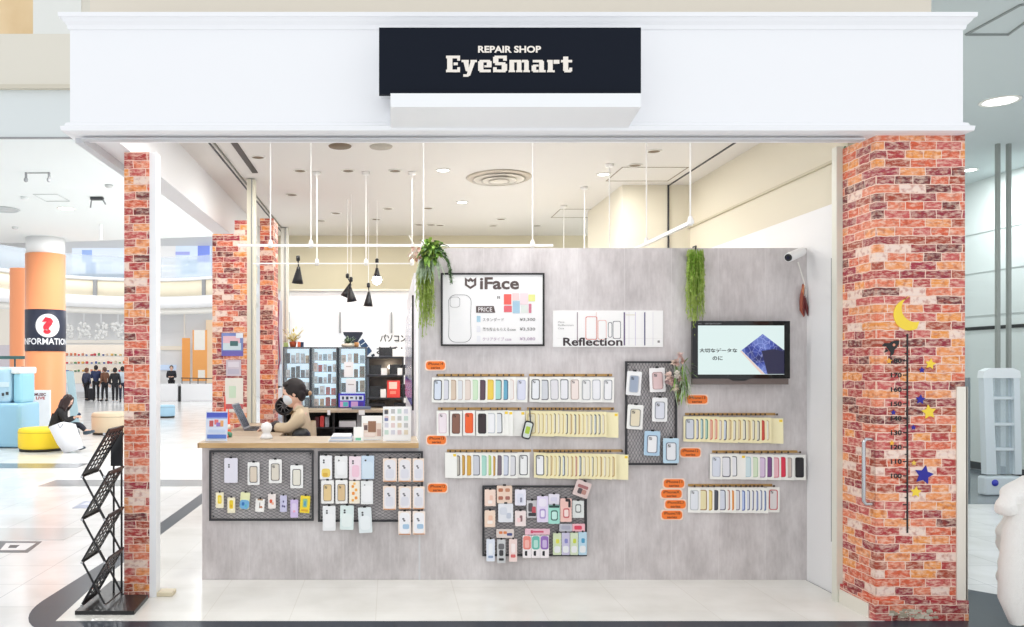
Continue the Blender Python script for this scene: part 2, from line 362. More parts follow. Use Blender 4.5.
# atrium: curved balcony and back shops
at = MB()
def arcpts(a, b, n=40, t0=0, t1=180): return [(-10.4+a*math.cos(math.radians(t0+(t1-t0)*i/n)), 29+b*math.sin(math.radians(t0+(t1-t0)*i/n))) for i in range(n+1)]
def arcwall(mb, a, b, z0, z1, th, mt):
    p = arcpts(a, b); q = arcpts(a+th, b+th)
    for i in range(len(p)-1):
        vs = [(*p[i], z0), (*p[i+1], z0), (*p[i+1], z1), (*p[i], z1), (*q[i], z0), (*q[i+1], z0), (*q[i+1], z1), (*q[i], z1)]
        mb.add(vs, [(0, 1, 2, 3), (5, 4, 7, 6), (3, 2, 6, 7), (4, 5, 1, 0)], mt, True)
        if i == 0: mb.add([vs[k] for k in (0, 3, 7, 4)], [(0, 1, 2, 3)], mt)
        if i == len(p)-2: mb.add([vs[k] for k in (1, 5, 6, 2)], [(0, 1, 2, 3)], mt)
arcwall(at, 5.2, 6, 4.75, 5.45, .3, mat((240, 230, 206), .6))
arcwall(at, 5.15, 5.95, 5.42, 5.55, .4, WHITE); arcwall(at, 5.1, 5.9, 4.25, 4.75, .45, WHITE); arcwall(at, 5.25, 6.05, 4.0, 4.25, .3, mat((232, 230, 224), .6))
for t in (62, 116):
    p = (-10.4+5.17*math.cos(math.radians(t)), 29+5.97*math.sin(math.radians(t))); at.box(p[0]-.08, p[0]+.08, p[1]-.05, p[1]+.05, 4.75, 5.42, GREY)
struct(at, 'wall_balcony')
gl = MB(); arcwall(gl, 5.3, 6.1, 5.55, 6.5, .02, mat((214, 226, 236), .05, 0, 0, .35))
tag(gl.build('glass_balustrade'), 'curved glass balustrade on the upper floor balcony of the atrium', 'balustrade')
sbox('wall_atrium_back', -26, -2, 44, 44.2, 0, 9.5, mat((240, 241, 242), .7))
sbox('wall_atrium_left', -22, -21.8, 22, 44, 0, 9.5, WHITE2)
sbox('ceiling_atrium', -22, -2, 33, 44, 9.0, 9.2, WHITE2)
# ================================================================ SIGN ABOVE THE SHOP
YS = 5.3
SGN = mat((20, 26, 38), .6); SGN.node_tree.nodes['Principled BSDF'].inputs['Specular IOR Level'].default_value = .12
t = thing('shop_sign', 'long black shop sign with white stencil lettering above the shop front', 'sign', (fx(510, YS), YS, fz(94, YS)))
MB().box(fx(379, YS), fx(641, YS), YS, YS+.04, fz(94, YS), fz(27.5, YS), SGN).build('sign_board', t)
MB().box(fx(381, YS), fx(639, YS), YS+.041, Y0-.001, fz(88, YS), fz(30, YS), WHITE).build('sign_mount', t)
PALE = mat((244, 236, 226), .5)
lt = MB(); lettering(lt, 'REPAIR SHOP', fx(478, YS), fx(541, YS), fz(53, YS), fz(46, YS), YS-.004, PALE, .035); lt.build('lettering', t)
LET = {'E': (5.2, [(0.4, 0, 2.3, 7), (0, 5.9, 5, 7), (0, 0, 5, 1.1), (2.7, 3, 4.2, 4.1), (4, 4.9, 5, 7), (4, 0, 5, 2.1)], []),
 'y': (5.6, [(0, 4.3, 2.6, 5.2), (3.2, 4.3, 5.5, 5.2), (.6, -1.9, 2.5, -.9)], [[(.5, 5.2), (1.5, .6), (2.6, .2), (2.5, 5.2)][::-1], [(3.4, 5.2), (1.6, -1.9), (3.1, -1.4), (5.1, 5.2)][::-1] ]),
 'e': (5, [(0, .6, 1.9, 4.6), (.5, 4.2, 4.3, 5.2), (3.1, 2.2, 4.8, 4.7), (2.2, 2.1, 4.8, 2.9), (.5, 0, 4.5, 1.1)], []),
 'S': (5.2, [(0, 3.9, 1.9, 6.5), (.5, 5.9, 4.6, 7), (3.6, 4.9, 4.9, 7), (.7, 3, 4.4, 4.2), (3.1, .6, 5, 3.5), (.4, 0, 4.5, 1.1), (0, 0, 1.3, 2.1)], []),
 'm': (7.9, [(.3, 0, 2, 5.2), (3, 0, 4.6, 4.7), (5.6, 0, 7.2, 4.8), (.3, 4.2, 4.4, 5.2), (4.7, 4.2, 6.9, 5.2), (0, 0, 2.3, .8), (2.7, 0, 4.9, .8), (5.3, 0, 7.6, .8)], []),
 'a': (5.2, [(.4, 4.2, 4, 5.2), (2.7, 0, 4.4, 4.7), (.5, 2.4, 2.5, 3.2), (0, .5, 1.6, 2.8), (.5, 0, 2.5, 1), (4, 0, 5, .9)], []),
 'r': (4.6, [(.3, 0, 2, 5.2), (0, 4.3, 2, 5.2), (2.3, 3.6, 4.4, 5.2), (0, 0, 2.7, .8)], []),
 't': (4.2, [(.8, .6, 2.6, 6.6), (0, 4.2, 4, 5.2), (1.2, 0, 3.6, 1.1), (3, .4, 4, 1.9)], [])}
tot = sum(LET[ch][0]+.35 for ch in 'EyeSmart'); x = fx(446, YS); k = (fx(573.5, YS)-x)/tot; z0 = fz(72.5, YS); kz = (fz(56, YS)-z0)/7
lt = MB()
for ch in 'EyeSmart':
    w, rs, ps = LET[ch]
    for j, (a, b, c2, d) in enumerate(rs):
        lt.box(x+a*k, x+c2*k, YS-.006-j*.0002, YS-.001, z0+b*kz, z0+d*kz, PALE)
    for j, p in enumerate(ps): lt.prism([(x+a*k, z0+b*kz) for a, b in p], YS-.0055-j*.0002, YS-.001, PALE)
    x += (w+.35)*k
lt.build('lettering', t)
YB = 5.17
lb = MB(); xa, xb = fx(390.5, YB), fx(641, YB); za, zb2 = fz(107, YB), fz(93.3, YB)
vs = [(xa, YB, za), (xb, YB, za), (xb, Y0-.002, za-.06), (xa, Y0-.002, za-.06), (xa, YB, zb2), (xb, YB, zb2), (xb, Y0-.002, zb2), (xa, Y0-.002, zb2)]
lb.add(vs, [(3, 2, 1, 0), (4, 5, 6, 7), (0, 1, 5, 4), (1, 2, 6, 5), (2, 3, 7, 6), (3, 0, 4, 7)], mat((244, 246, 248), .4))
tag(lb.build('sign_ledge'), 'white box shaped ledge with sloped underside directly below the black sign', 'ledge')

# ================================================================ FEATURE WALL, COUNTER, PARTITION
t = struct(MB().box(.25, 3.43, YW, YW+.08, .002, fz(248, YW), CONC).box(.235, .25, YW+.002, YW+.08, .002, 2.7, mat((214, 214, 216), .5)), 'wall_feature')
t = thing('counter', 'grey concrete-look service counter with pale wood laminate top', 'counter', (-.6, 6.9, 0))
cx0, cx1 = fx(202, YW), .235
MB().box(cx0, cx1, YW+.001, 7.15, .003, 1.09, CONC).build('counter_front', t)
MB().box(cx0, -1.0, 7.15, 8.83, .003, 1.09, CONC).build('counter_side', t)
tp = MB().box(cx0-.02, cx1, YW-.02, 7.2, 1.095, 1.13, WOODTOP); tp.box(cx0-.025, cx1, YW-.03, YW-.02, 1.09, 1.13, WOODEDGE); tp.box(cx0-.03, cx0-.02, YW-.03, 7.2, 1.09, 1.13, WOODEDGE)
tp.build('counter_top', t)
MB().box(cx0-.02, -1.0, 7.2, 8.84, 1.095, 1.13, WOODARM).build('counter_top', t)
t = thing('partition', 'white partition receding behind the left edge of the feature wall', 'partition', (.21, 8.9, 0))
MB().box(.215, .235, 7.2, 10.9, 0, 2.6, mat((232, 232, 238), .4)).build('partition_panel', t)
def glossy_poster():
    m, nt, b, N, L = newmat('marbled_poster')
    g = N('ShaderNodeNewGeometry'); q = N('ShaderNodeTexNoise'); q.inputs['Scale'].default_value = 3; q.inputs['Detail'].default_value = 6; q.inputs['Distortion'].default_value = 2
    L(g.outputs['Position'], q.inputs['Vector']); r = ramp(nt, [(.35, (120, 124, 190)), (.5, (214, 218, 234)), (.65, (240, 240, 246))]); L(q.outputs['Fac'], r.inputs['Fac'])
    L(r.outputs['Color'], b.inputs['Base Color']); b.inputs['Roughness'].default_value = .15; return m
p = MB().box(.204, .214, 7.25, 10.8, 1.62, 2.35, glossy_poster()); p.box(.203, .2145, 7.25, 10.8, 1.38, 1.62, mat((110, 106, 190), .2)); p.box(.198, .2145, 7.22, 7.249, 1.36, 2.4, BLACK)
tag(p.build('poster'), 'glossy marbled lilac poster on the receding partition right of the red brochure', 'poster')

# ================================================================ MESH DISPLAY PANELS
def clipline(p, d, x0, x1, z0, z1):
    t0, t1 = -1e9, 1e9
    for a, b, lo, hi in ((p[0], d[0], x0, x1), (p[1], d[1], z0, z1)):
        if abs(b) < 1e-9: continue
        u, v = (lo-a)/b, (hi-a)/b
        if u > v: u, v = v, u
        t0 = max(t0, u); t1 = min(t1, v)
    return (t0, t1) if t1 > t0 else None
MESHB = mat((46, 46, 50), .5)
def mesh_panel(a, b, c, d, label, w, h, gaps=()):
    y = YW-.03
    x0, x1, z0, z1 = fx(a, y), fx(c, y), fz(d, y), fz(b, y)
    t = thing('mesh_panel', label, 'display panel', ((x0+x1)/2, y, z0), 'black wire mesh display panels')
    fr = MB(); f = .016
    for q in ((x0, x1, z0, z0+f), (x0, x1, z1-f, z1), (x0, x0+f, z0+f, z1-f), (x1-f, x1, z0+f, z1-f)): fr.box(q[0], q[1], y-.01, y+.01, q[2], q[3], MESHB)
    fr.build('frame', t)
    m = MB(); L = math.hypot(w, h); ux, uz = w/L, h/L; th = .0011
    k0 = int(((z1-z0)*w/h+(x1-x0))/w)+2
    for s in (1, -1):
        for k in range(-k0, k0+1):
            px = x0+k*w; pz = z0 if s > 0 else z0
            r = clipline((px, pz), (ux, s*uz), x0+f*.5, x1-f*.5, z0+f*.5, z1-f*.5)
            if not r: 
                r = None
            if s < 0:
                pz = z1
                r = clipline((px, pz), (ux, -uz), x0+f*.5, x1-f*.5, z0+f*.5, z1-f*.5)
            if not r: continue
            A = (px+ux*r[0], pz+s*uz*r[0]); B = (px+ux*r[1], pz+s*uz*r[1])
            if math.hypot(A[0]-B[0], A[1]-B[1]) < .003: continue
            nx, nz = -s*uz*th, ux*th; yy = y+.001*s
            m.add([(A[0]-nx, yy, A[1]-nz), (B[0]-nx, yy, B[1]-nz), (B[0]+nx, yy, B[1]+nz), (A[0]+nx, yy, A[1]+nz),
                   (A[0]-nx, yy+.003, A[1]-nz), (B[0]-nx, yy+.003, B[1]-nz), (B[0]+nx, yy+.003, B[1]+nz), (A[0]+nx, yy+.003, A[1]+nz)],
                  [(0, 1, 2, 3), (7, 6, 5, 4), (0, 4, 5, 1), (3, 2, 6, 7)], mat((84, 84, 90), .4))
    m.build('wire_lattice', t)
    br = MB()
    for xx in (x0+.03, x1-.03):
        for zz in (z0+.03, z1-.03): br.tube([(xx, y+.008, zz), (xx, YW+.001, zz)], .006, MESHB, 6)
    br.build('wall_spacer', t)
mesh_panel(209.3, 450.3, 313.7, 520.7, 'black wire mesh panel on the left half of the counter front', .05, .026)
mesh_panel(318, 451.2, 423, 521.7, 'black wire mesh panel on the right half of the counter front', .05, .026)
mesh_panel(482.4, 485.5, 586.7, 556, 'black wire mesh panel low on the grey wall, full of small goods', .05, .026)
mesh_panel(625.2, 361.2, 676.9, 465, 'tall black wire mesh panel on the grey wall left of the screen', .026, .05)

# hanging goods on mesh panels: card + case outline + print, each a thing of its own
def card(box, base, label, cat='phone case', case=None, ring=None, dots=None, tilt=0, y=None, tab=BLACK, group='cases and goods on the mesh panels', extra=None, lens=True, name='phone_case_pack', layer=0):
    y = y if y is not None else YW-.05-layer*.012
    a, b, c, d = box
    x0, x1, z0, z1 = fx(a, y), fx(c, y), fz(d, y), fz(b, y)
    w, h = x1-x0, z1-z0
    o = MB().prism(rrect(w, h, min(w, h)*.08), -.004, .004, mat(base, .45)).build(name, None, (0, 0, h/2))
    o.location = ((x0+x1)/2, y, z1); o.rotation_euler = (0, math.radians(tilt), 0)
    tag(o, label, cat, group); WORLD[o.name] = Vector((0, 0, h/2))
    if case or ring:
        m = MB(); cw, chh = w*.66, h*.72; zc = -h*.03
        if ring:
            P = [(px, pz+zc) for px, pz in rrect(cw, chh, cw*.2)]; Q = [(px*.86, (pz)*.93+zc) for px, pz in rrect(cw, chh, cw*.2)]
            k = len(P)
            vs = [(px, -.009, pz) for px, pz in P] + [(px, -.009, pz) for px, pz in Q] + [(px, -.0041, pz) for px, pz in P] + [(px, -.0041, pz) for px, pz in Q]
            fs = [(i, (i+1) % k, k+(i+1) % k, k+i) for i in range(k)] + [(2*k+i, 2*k+(i+1) % k, (i+1) % k, i) for i in range(k)] + [(k+i, k+(i+1) % k, 3*k+(i+1) % k, 3*k+i) for i in range(k)]
            m.add(vs, fs, mat(ring, .35))
            cw *= .86; chh *= .93
        if case: m.prism([(px, pz+zc) for px, pz in rrect(cw, chh, cw*.2)], -.0065, -.0041, mat(case, .3))
        co = m.build('phone_case', o)
        if lens:
            lm = MB(); lx = -cw*.22; lz = zc+chh*.34; lm.prism([(lx+px, lz+pz) for px, pz in rrect(cw*.38, cw*.38, cw*.1)], -.0085, -.0066, mat(tuple(int(v*.8) for v in (case or base)), .3))
            lm.prism([(lx-cw*.08+px, lz+cw*.07+pz) for px, pz in rrect(cw*.12, cw*.12, cw*.055)], -.0095, -.0086, BLACK); lm.prism([(lx+cw*.06+px, lz-cw*.07+pz) for px, pz in rrect(cw*.12, cw*.12, cw*.055)], -.0095, -.0086, BLACK)
            lm.build('camera_window', co)
    if dots:
        m = MB()
        for (u, v, s, sv, colr) in dots:      # fractions of the card, centre u,v size s x sv
            m.prism([(u*w/2+px, v*h/2+pz) for px, pz in rrect(s*w, sv*h, min(s*w, sv*h)*.3)], -.0052-.0004*dots.index((u, v, s, sv, colr)), -.0041, mat(colr, .5))
        m.build('print', o)
    if tab:
        m = MB(); m.box(-w*.1, w*.1, -.006, .0, h/2-.002, h/2+.012, tab); m.tube([(0, .035, h/2+.006), (0, -.012, h/2+.006)], .0025, tab, 6); m.build('hang_hook', o)
    # parts were authored with card centre at 0
    for ch in [q for q in bpy.data.objects if q.parent == o]:
        pass
    return o
def fixlocal(o): pass
# panel A
def cA(sx, sy, k, l, t_, r, b_): return (sx+l/k, sy+t_/k, sx+r/k, sy+b_/k)
A = lambda *q: cA(200, 440, 6.967, *q); B = lambda *q: cA(310, 440, 6.267, *q); Cc = lambda *q: cA(470, 470, 6.271, *q); D = lambda *q: cA(610, 340, 4.482, *q)
card(A(170, 125, 262, 298), (232, 230, 242), 'lavender white phone case with two lens dots, top left on the left counter panel', dots=[(-.3, .45, .12, .06, (60, 60, 66)), (-.3, .28, .12, .06, (60, 60, 66))])
card(A(332, 155, 415, 313), (250, 250, 248), 'white pack with grey ringed beige case, second in top row of left counter panel', case=(226, 212, 194), ring=(96, 92, 92), lens=False)
card(A(480, 135, 570, 300), (252, 251, 248), 'white pack with patterned beige case, third in the top row of the left counter panel', case=(228, 220, 206), ring=(110, 104, 100))
card(A(630, 175, 718, 335), (252, 252, 250), 'white pack with pale case hung lowest in the top row of the left counter panel', case=(236, 232, 218), ring=(96, 94, 92), lens=False)
G2 = 'small charm cards on the left counter panel'
Y_ = (244, 214, 50)
def charm(box, base, label, dots, tilt=0): card(box, base, label, 'charm card', dots=dots, tilt=tilt, group=G2, name='charm_card')
charm(A(110, 365, 165, 473), (252, 244, 214), 'cream card with a yellow charm, leftmost in the lower row of the left counter panel', [(0, .1, .5, .55, Y_), (0, .1, .25, .3, (250, 236, 120))])
charm(A(192, 400, 245, 508), (252, 244, 214), 'cream card with a yellow charm, second in the lower row and hung lower', [(0, .1, .5, .55, Y_), (0, -.1, .25, .2, (230, 180, 30))])
charm(A(285, 365, 350, 480), (238, 240, 190), 'card with pale yellow top and blue bottom, third in lower row of left panel', [(0, -.45, 1, .55, (120, 180, 222)), (-.3, -.4, .3, .2, (50, 120, 190)), (.3, -.6, .2, .16, (90, 190, 200))], 5)
charm(A(390, 410, 452, 500), (252, 250, 246), 'white card with a thin dark drawing and brown tab, fourth in the lower row', [(-.05, .0, .06, .45, (90, 70, 60)), (.3, -.25, .3, .14, (200, 130, 90)), (0, .9, .6, .12, (180, 150, 120))], 4)
charm(A(475, 375, 528, 477), (246, 236, 232), 'pinkish white card with an orange red mark, fifth in the lower row', [(-.25, .0, .35, .25, (228, 100, 70)), (.2, -.3, .3, .16, (240, 180, 150))])
charm(A(558, 385, 605, 500), (206, 204, 232), 'lavender card with small dark figures, sixth in the lower row of the left panel', [(0, .25, .2, .12, (90, 86, 130)), (-.2, -.3, .25, .14, (110, 106, 150)), (.35, -.35, .2, .12, (80, 80, 130))])
charm(A(630, 415, 684, 540), (216, 196, 236), 'light purple card hung lowest, seventh in the lower row of the left panel', [(0, .1, .6, .5, (228, 214, 242)), (0, -.3, .3, .12, (240, 170, 200))])
charm(A(702, 388, 770, 508), (246, 220, 60), 'bright yellow card with a green blue charm, rightmost in the lower row', [(0, .15, .45, .5, (150, 196, 150)), (0, .1, .22, .28, (90, 160, 190)), (0, -.7, .7, .12, (220, 170, 40))], 4)
# panel B
GB = 'phone cases on the right counter panel'
def cb_(box, base, label, **k): card(box, base, label, group=GB, **k)
DL = [(-.35, .6, .14, .07, (70, 70, 74)), (-.35, .42, .14, .07, (70, 70, 74))]
cb_(B(62, 97, 138, 247), (244, 244, 246), 'white phone case with golden yellow foot, top left on the right counter panel', dots=DL+[(0, -.45, .7, .36, (240, 210, 110)), (-.1, -.6, .4, .15, (226, 180, 70))])
cb_(B(155, 100, 235, 240), (240, 240, 240), 'plain clear white phone case, second in the top row of the right counter panel', dots=[(-.35, .6, .1, .07, (90, 90, 94)), (-.35, .42, .1, .07, (90, 90, 94)), (0, -.1, .7, .6, (247, 247, 248))])
cb_(B(245, 102, 320, 250), (246, 228, 236), 'pink tinted phone case, third in the top row of the right counter panel', dots=DL+[(.1, -.25, .6, .5, (244, 204, 220))], layer=0)
cb_(B(322, 98, 402, 245), (206, 224, 240), 'light blue phone case, fourth in the top row of the right counter panel', dots=DL+[(0, -.2, .8, .7, (216, 232, 244))])
cb_(B(70, 252, 150, 398), (250, 249, 246), 'white pack with a gold ringed case, first in the middle row of the right panel', case=(232, 204, 150), ring=(168, 150, 130))
cb_(B(160, 250, 235, 398), (250, 249, 246), 'white pack with a tan case, second in the middle row of the right panel', case=(226, 196, 150), ring=(150, 140, 132))
cb_(B(245, 255, 312, 398), (250, 240, 222), 'cream phone case printed with orange flowers, third in the middle row', dots=[(-.3, .5, .24, .12, (240, 160, 60)), (.3, .2, .24, .12, (242, 176, 80)), (-.2, -.1, .26, .13, (238, 150, 60)), (.3, -.5, .26, .13, (240, 160, 70)), (-.3, -.7, .22, .11, (244, 190, 100)), (0, .75, .22, .1, (244, 196, 110))])
cb_(B(318, 255, 395, 402), (238, 240, 240), 'plain white phone case, fourth in the middle row of the right panel', dots=[(-.35, .62, .1, .06, (90, 90, 94)), (0, -.1, .8, .7, (246, 247, 248))])
for i, (q, s1) in enumerate(((B(80, 412, 160, 568), 'white phone case, first in the lowest row of the right counter panel'), (B(190, 410, 275, 562), 'pale green phone case, second in the lowest row of the right counter panel'), (B(300, 422, 383, 582), 'pale blue white phone case tilted slightly, third in the lowest row'))):
    cb_(q, ((242, 243, 245), (226, 240, 238), (230, 238, 240))[i], s1, dots=DL+[(0, -.2, .75, .55, ((248, 248, 250), (236, 246, 244), (240, 246, 248))[i])], tilt=(0, 1, -3)[i])
for r_, row in enumerate((((457, 115, 545, 262), (553, 115, 635, 262), (643, 115, 715, 262)), ((457, 287, 540, 438), (555, 290, 635, 433), (643, 290, 718, 433)), ((553, 445, 633, 594), (643, 445, 722, 592)))):
    for c_, q in enumerate(row):
        rn = ('top', 'middle', 'lowest')[r_]; cn = (('left', 'centre', 'right') if r_ < 2 else ('left', 'right'))[c_]
        cb_(B(*q), (246, 226, 210) if r_ < 2 else (250, 236, 226), 'tan edged pack, %s one in the %s row at the right end of the counter' % (cn, rn),
            dots=[(0, 0, .8, .88, (236, 234, 238) if r_ < 2 else (246, 246, 250)), (-.2, .35, .16, .07, (110, 110, 116)), (-.05, .2, .16, .07, (110, 110, 116))] + ([(.2, -.3, .5, .2, (170, 200, 226))] if r_ == 2 else [(0, -.3, .6, .4, (224, 224, 232))]) + [(0, -.95, .9, .04, (206, 150, 110))])
# panel C
GC = 'small goods on the low centre mesh panel'
def cc(box, base, label, cat='accessory pack', **k): card(box, base, label, cat, group=GC, name='accessory_pack', **k)
def bl(c1, c2): return [(0, -.1, .5, .6, c1), (.1, -.2, .25, .25, c2)]
cc(Cc(92, 122, 160, 226), (248, 222, 208), 'peach pack at the top left corner of the low centre mesh panel', dots=[(.2, .0, .3, .3, (240, 200, 180)), (0, -.5, .4, .2, (250, 240, 234))])
cc(Cc(168, 98, 264, 208), (240, 214, 196), 'beige pack with four small brown pictures, second in the top row', dots=[(-.5, .5, .3, .2, (190, 120, 90)), (.4, .5, .3, .2, (200, 140, 110)), (-.5, -.4, .3, .2, (180, 110, 90)), (.4, -.4, .3, .2, (170, 110, 100))])
cc(Cc(282, 122, 350, 222), (238, 236, 248), 'lavender white pack, third in the top row of the low centre panel', dots=[(0, -.1, .6, .6, (226, 228, 242)), (.1, -.3, .2, .3, (150, 150, 170))])
cc(Cc(92, 253, 158, 358), (248, 222, 202), 'peach pack hanging directly below the top left peach pack', dots=[(.1, .1, .4, .3, (242, 196, 170)), (0, -.4, .5, .2, (252, 242, 234))])
cc(Cc(177, 210, 270, 327), (232, 234, 240), 'grey white pack below the beige picture pack', dots=[(-.3, .2, .5, .4, (216, 220, 230)), (.4, -.3, .3, .3, (200, 206, 220))])
cc(Cc(282, 255, 350, 352), (246, 230, 228), 'pinkish white pack in the second row, below the lavender one', dots=[(.1, 0, .25, .4, (150, 110, 110)), (-.3, -.2, .3, .3, (250, 214, 214))])
cc(Cc(355, 190, 424, 300), (206, 204, 206), 'grey picture pack with dark and red print left of the lavender pack', dots=[(-.3, .2, .4, .5, (90, 86, 90)), (.3, -.1, .35, .4, (190, 80, 90)), (0, -.6, .7, .2, (60, 60, 66))])
cc(Cc(420, 163, 490, 327), (232, 222, 246), 'tall lavender pack with a purple round shape in the centre', dots=[(0, -.35, .55, .38, (180, 160, 214)), (0, -.35, .35, .25, (240, 234, 250)), (0, .5, .7, .3, (242, 236, 250))], layer=1)
cc(Cc(491, 220, 562, 337), (168, 226, 212), 'mint green pack with a round window in the centre of the panel', dots=[(.05, -.1, .6, .55, (60, 110, 100)), (.05, -.1, .45, .42, (206, 242, 234)), (0, .85, .9, .12, (40, 70, 66))], layer=1)
cc(Cc(492, 150, 560, 216), (236, 232, 244), 'short pale lilac pack above the mint green pack', dots=[(0, 0, .6, .4, (222, 220, 238))])
cc(Cc(566, 178, 637, 325), (244, 200, 192), 'salmon pink pack with a dark strap across its top corner', dots=[(.05, -.25, .55, .42, (206, 110, 110)), (.05, -.25, .38, .3, (250, 226, 222)), (.3, .85, .4, .12, (50, 40, 44)), (.6, .55, .2, .3, (50, 44, 48))], layer=1)
cc(Cc(642, 192, 714, 300), (226, 230, 228), 'light grey pack with a round lens at the right edge of the low panel', dots=[(0, .1, .5, .5, (120, 124, 124)), (0, .1, .36, .36, (232, 236, 234))])
cc(Cc(672, 72, 768, 172), (226, 204, 200), 'tilted square pack with pink and brown print sticking out at the top right corner', dots=[(0, .3, .7, .2, (170, 110, 110)), (-.2, -.3, .3, .35, (90, 80, 84)), (.35, -.3, .3, .3, (190, 140, 130))], tilt=20, layer=1)
cc(Cc(560, 337, 640, 385), (196, 196, 206), 'flat grey lilac box left of a red and pink box in the third row', dots=[(0, 0, .7, .5, (176, 176, 192))], tab=None)
cc(Cc(642, 337, 720, 385), (244, 186, 196), 'flat pink and red box at the right end of the third row', dots=[(-.1, 0, .6, .5, (222, 70, 96))], tab=None)
cc(Cc(165, 370, 275, 425), (228, 214, 208), 'wide low beige pack with orange and blue print in the third row', dots=[(-.5, .2, .2, .3, (220, 130, 80)), (0, .2, .2, .3, (226, 140, 90)), (.5, -.2, .3, .3, (80, 90, 140))], tab=None)
cc(Cc(345, 368, 500, 405), (240, 196, 210), 'pink header card with small red writing above three hanging packs', dots=[(-.45, 0, .1, .5, (200, 40, 70)), (0, 0, .5, .3, (210, 90, 120))], tab=None)
for i, (q, c1, c2, nm) in enumerate((((330, 410, 384, 550), (236, 140, 130), (250, 190, 180), 'coral'), ((386, 410, 438, 550), (110, 190, 176), (190, 230, 220), 'teal'), ((440, 410, 494, 550), (150, 110, 186), (206, 186, 226), 'purple'))):
    cc(Cc(*q), (250, 244, 246), '%s topped pack with a black triangle below the pink header card' % nm, dots=[(0, .35, .9, .6, c1), (0, .25, .5, .35, c2), (-.1, -.6, .4, .22, (30, 30, 34)), (.3, -.6, .25, .3, (250, 244, 246))], tab=None)
for i, (q, c1, c2, nm) in enumerate((((520, 395, 572, 532), (214, 226, 190), (226, 226, 90), 'yellow green'), ((575, 392, 625, 532), (206, 202, 226), (140, 140, 200), 'lavender'), ((628, 392, 677, 532), (216, 228, 200), (206, 220, 80), 'lime'), ((680, 388, 732, 532), (190, 220, 236), (80, 160, 200), 'light blue'))):
    cc(Cc(*q), c1, 'narrow %s pack, %s of four hung side by side at the lower right' % (nm, ORD[i]), dots=[(.1, .25, .4, .2, c2), (0, -.5, .7, .3, (236, 238, 240))])
cc(Cc(103, 432, 155, 572), (228, 234, 246), 'white blue strip pack hanging below the frame at the lower left', dots=[(0, .1, .5, .5, (240, 244, 250)), (0, -.6, .6, .1, (150, 170, 200))])
cc(Cc(170, 435, 222, 582), (206, 208, 210), 'black and white strip pack, middle of three at the lower left', dots=[(0, .4, .7, .25, (110, 110, 114)), (0, -.15, .5, .25, (60, 60, 64)), (0, -.7, .6, .1, (50, 50, 54))])
cc(Cc(245, 432, 295, 574), (244, 220, 216), 'pink white strip pack, right one of three at the lower left', dots=[(0, .2, .5, .4, (252, 240, 238)), (0, -.5, .6, .14, (220, 110, 110))])
# panel D
GD = 'phone cases on the tall mesh panel'
for q, base, cs, rg, lb, tl in (
    (D(78, 140, 143, 248), (250, 250, 250), (164, 176, 196), (206, 208, 212), 'white pack with a blue grey case, upper left on the tall mesh panel', 4),
    (D(175, 125, 245, 233), (252, 250, 250), (236, 206, 206), (190, 160, 160), 'white pack with a pink case, upper right on the tall mesh panel', -2),
    (D(190, 258, 257, 366), (250, 250, 250), (226, 228, 238), (150, 152, 160), 'white pack with a pale lilac case, below the pink one', 1),
    (D(80, 290, 150, 400), (250, 250, 246), (236, 224, 196), (150, 148, 146), 'white pack with a cream case, middle left on the tall mesh panel', 3),
    (D(155, 408, 225, 518), (186, 216, 238), (246, 246, 248), (120, 130, 150), 'light blue pack with a white case, lower centre of the tall mesh panel', 2),
    (D(238, 440, 308, 552), (196, 224, 240), (238, 240, 244), (120, 126, 140), 'light blue pack at the lower right corner of the tall mesh panel', 0)):
    card(q, base, lb, case=cs, ring=rg, tilt=tl, group=GD)

# ================================================================ HANGING ROWS OF CASES
MC = {}
def getmesh(key, fn):
    if key not in MC: MC[key] = fn()
    return MC[key]
PW, PH = .098, .206
def packmesh(base, stick):
    def f():
        m = MB().box(0, PW, -.003, .003, -PH, 0, mat(base, .45))
        if stick: m.box(PW-.03, PW-.006, -.0036, -.003, -.03, -.01, mat((250, 214, 60), .5))
        return m.mesh('pack')
    return getmesh(('p', base, stick), f)
def casemesh(fill, ring):
    def f():
        m = MB(); cw, chh = PW*.68, PH*.80
        P = [(px+PW*.5, pz-PH*.5) for px, pz in rrect(cw, chh, cw*.22)]; Q = [(px+PW*.5, pz-PH*.5) for px, pz in rrect(cw*.82, chh*.93, cw*.18)]
        k = len(P)
        vs = [(a, -.0062, b) for a, b in P]+[(a, -.0062, b) for a, b in Q]+[(a, -.0031, b) for a, b in P]+[(a, -.0031, b) for a, b in Q]
        m.add(vs, [(i, (i+1) % k, k+(i+1) % k, k+i) for i in range(k)]+[(2*k+i, 2*k+(i+1) % k, (i+1) % k, i) for i in range(k)]+[(k+i, k+(i+1) % k, 3*k+(i+1) % k, 3*k+i) for i in range(k)], mat(ring, .35))
        if fill: m.prism(Q, -.0046, -.0031, mat(fill, .3))
        return m.mesh('case')
    return getmesh(('c', fill, ring), f)
def lensmesh(fill):
    def f():
        m = MB(); lx, lz = PW*.38, -PH*.2
        m.prism([(lx+a, lz+b) for a, b in rrect(.024, .024, .007)], -.0056, -.0047, mat(tuple(int(v*.85) for v in fill), .3))
        for dx, dz in ((-.005, .005), (.005, -.005)): m.prism([(lx+dx+a, lz+dz+b) for a, b in rrect(.008, .008, .0039)], -.0062, -.0057, BLACK)
        return m.mesh('lens')
    return getmesh(('l', fill), f)
K = (44, 44, 50); W_ = (244, 245, 248); G_ = (150, 152, 158)
CREAMP = (250, 240, 196); WHITEP = (250, 249, 244)
NAMES = {}
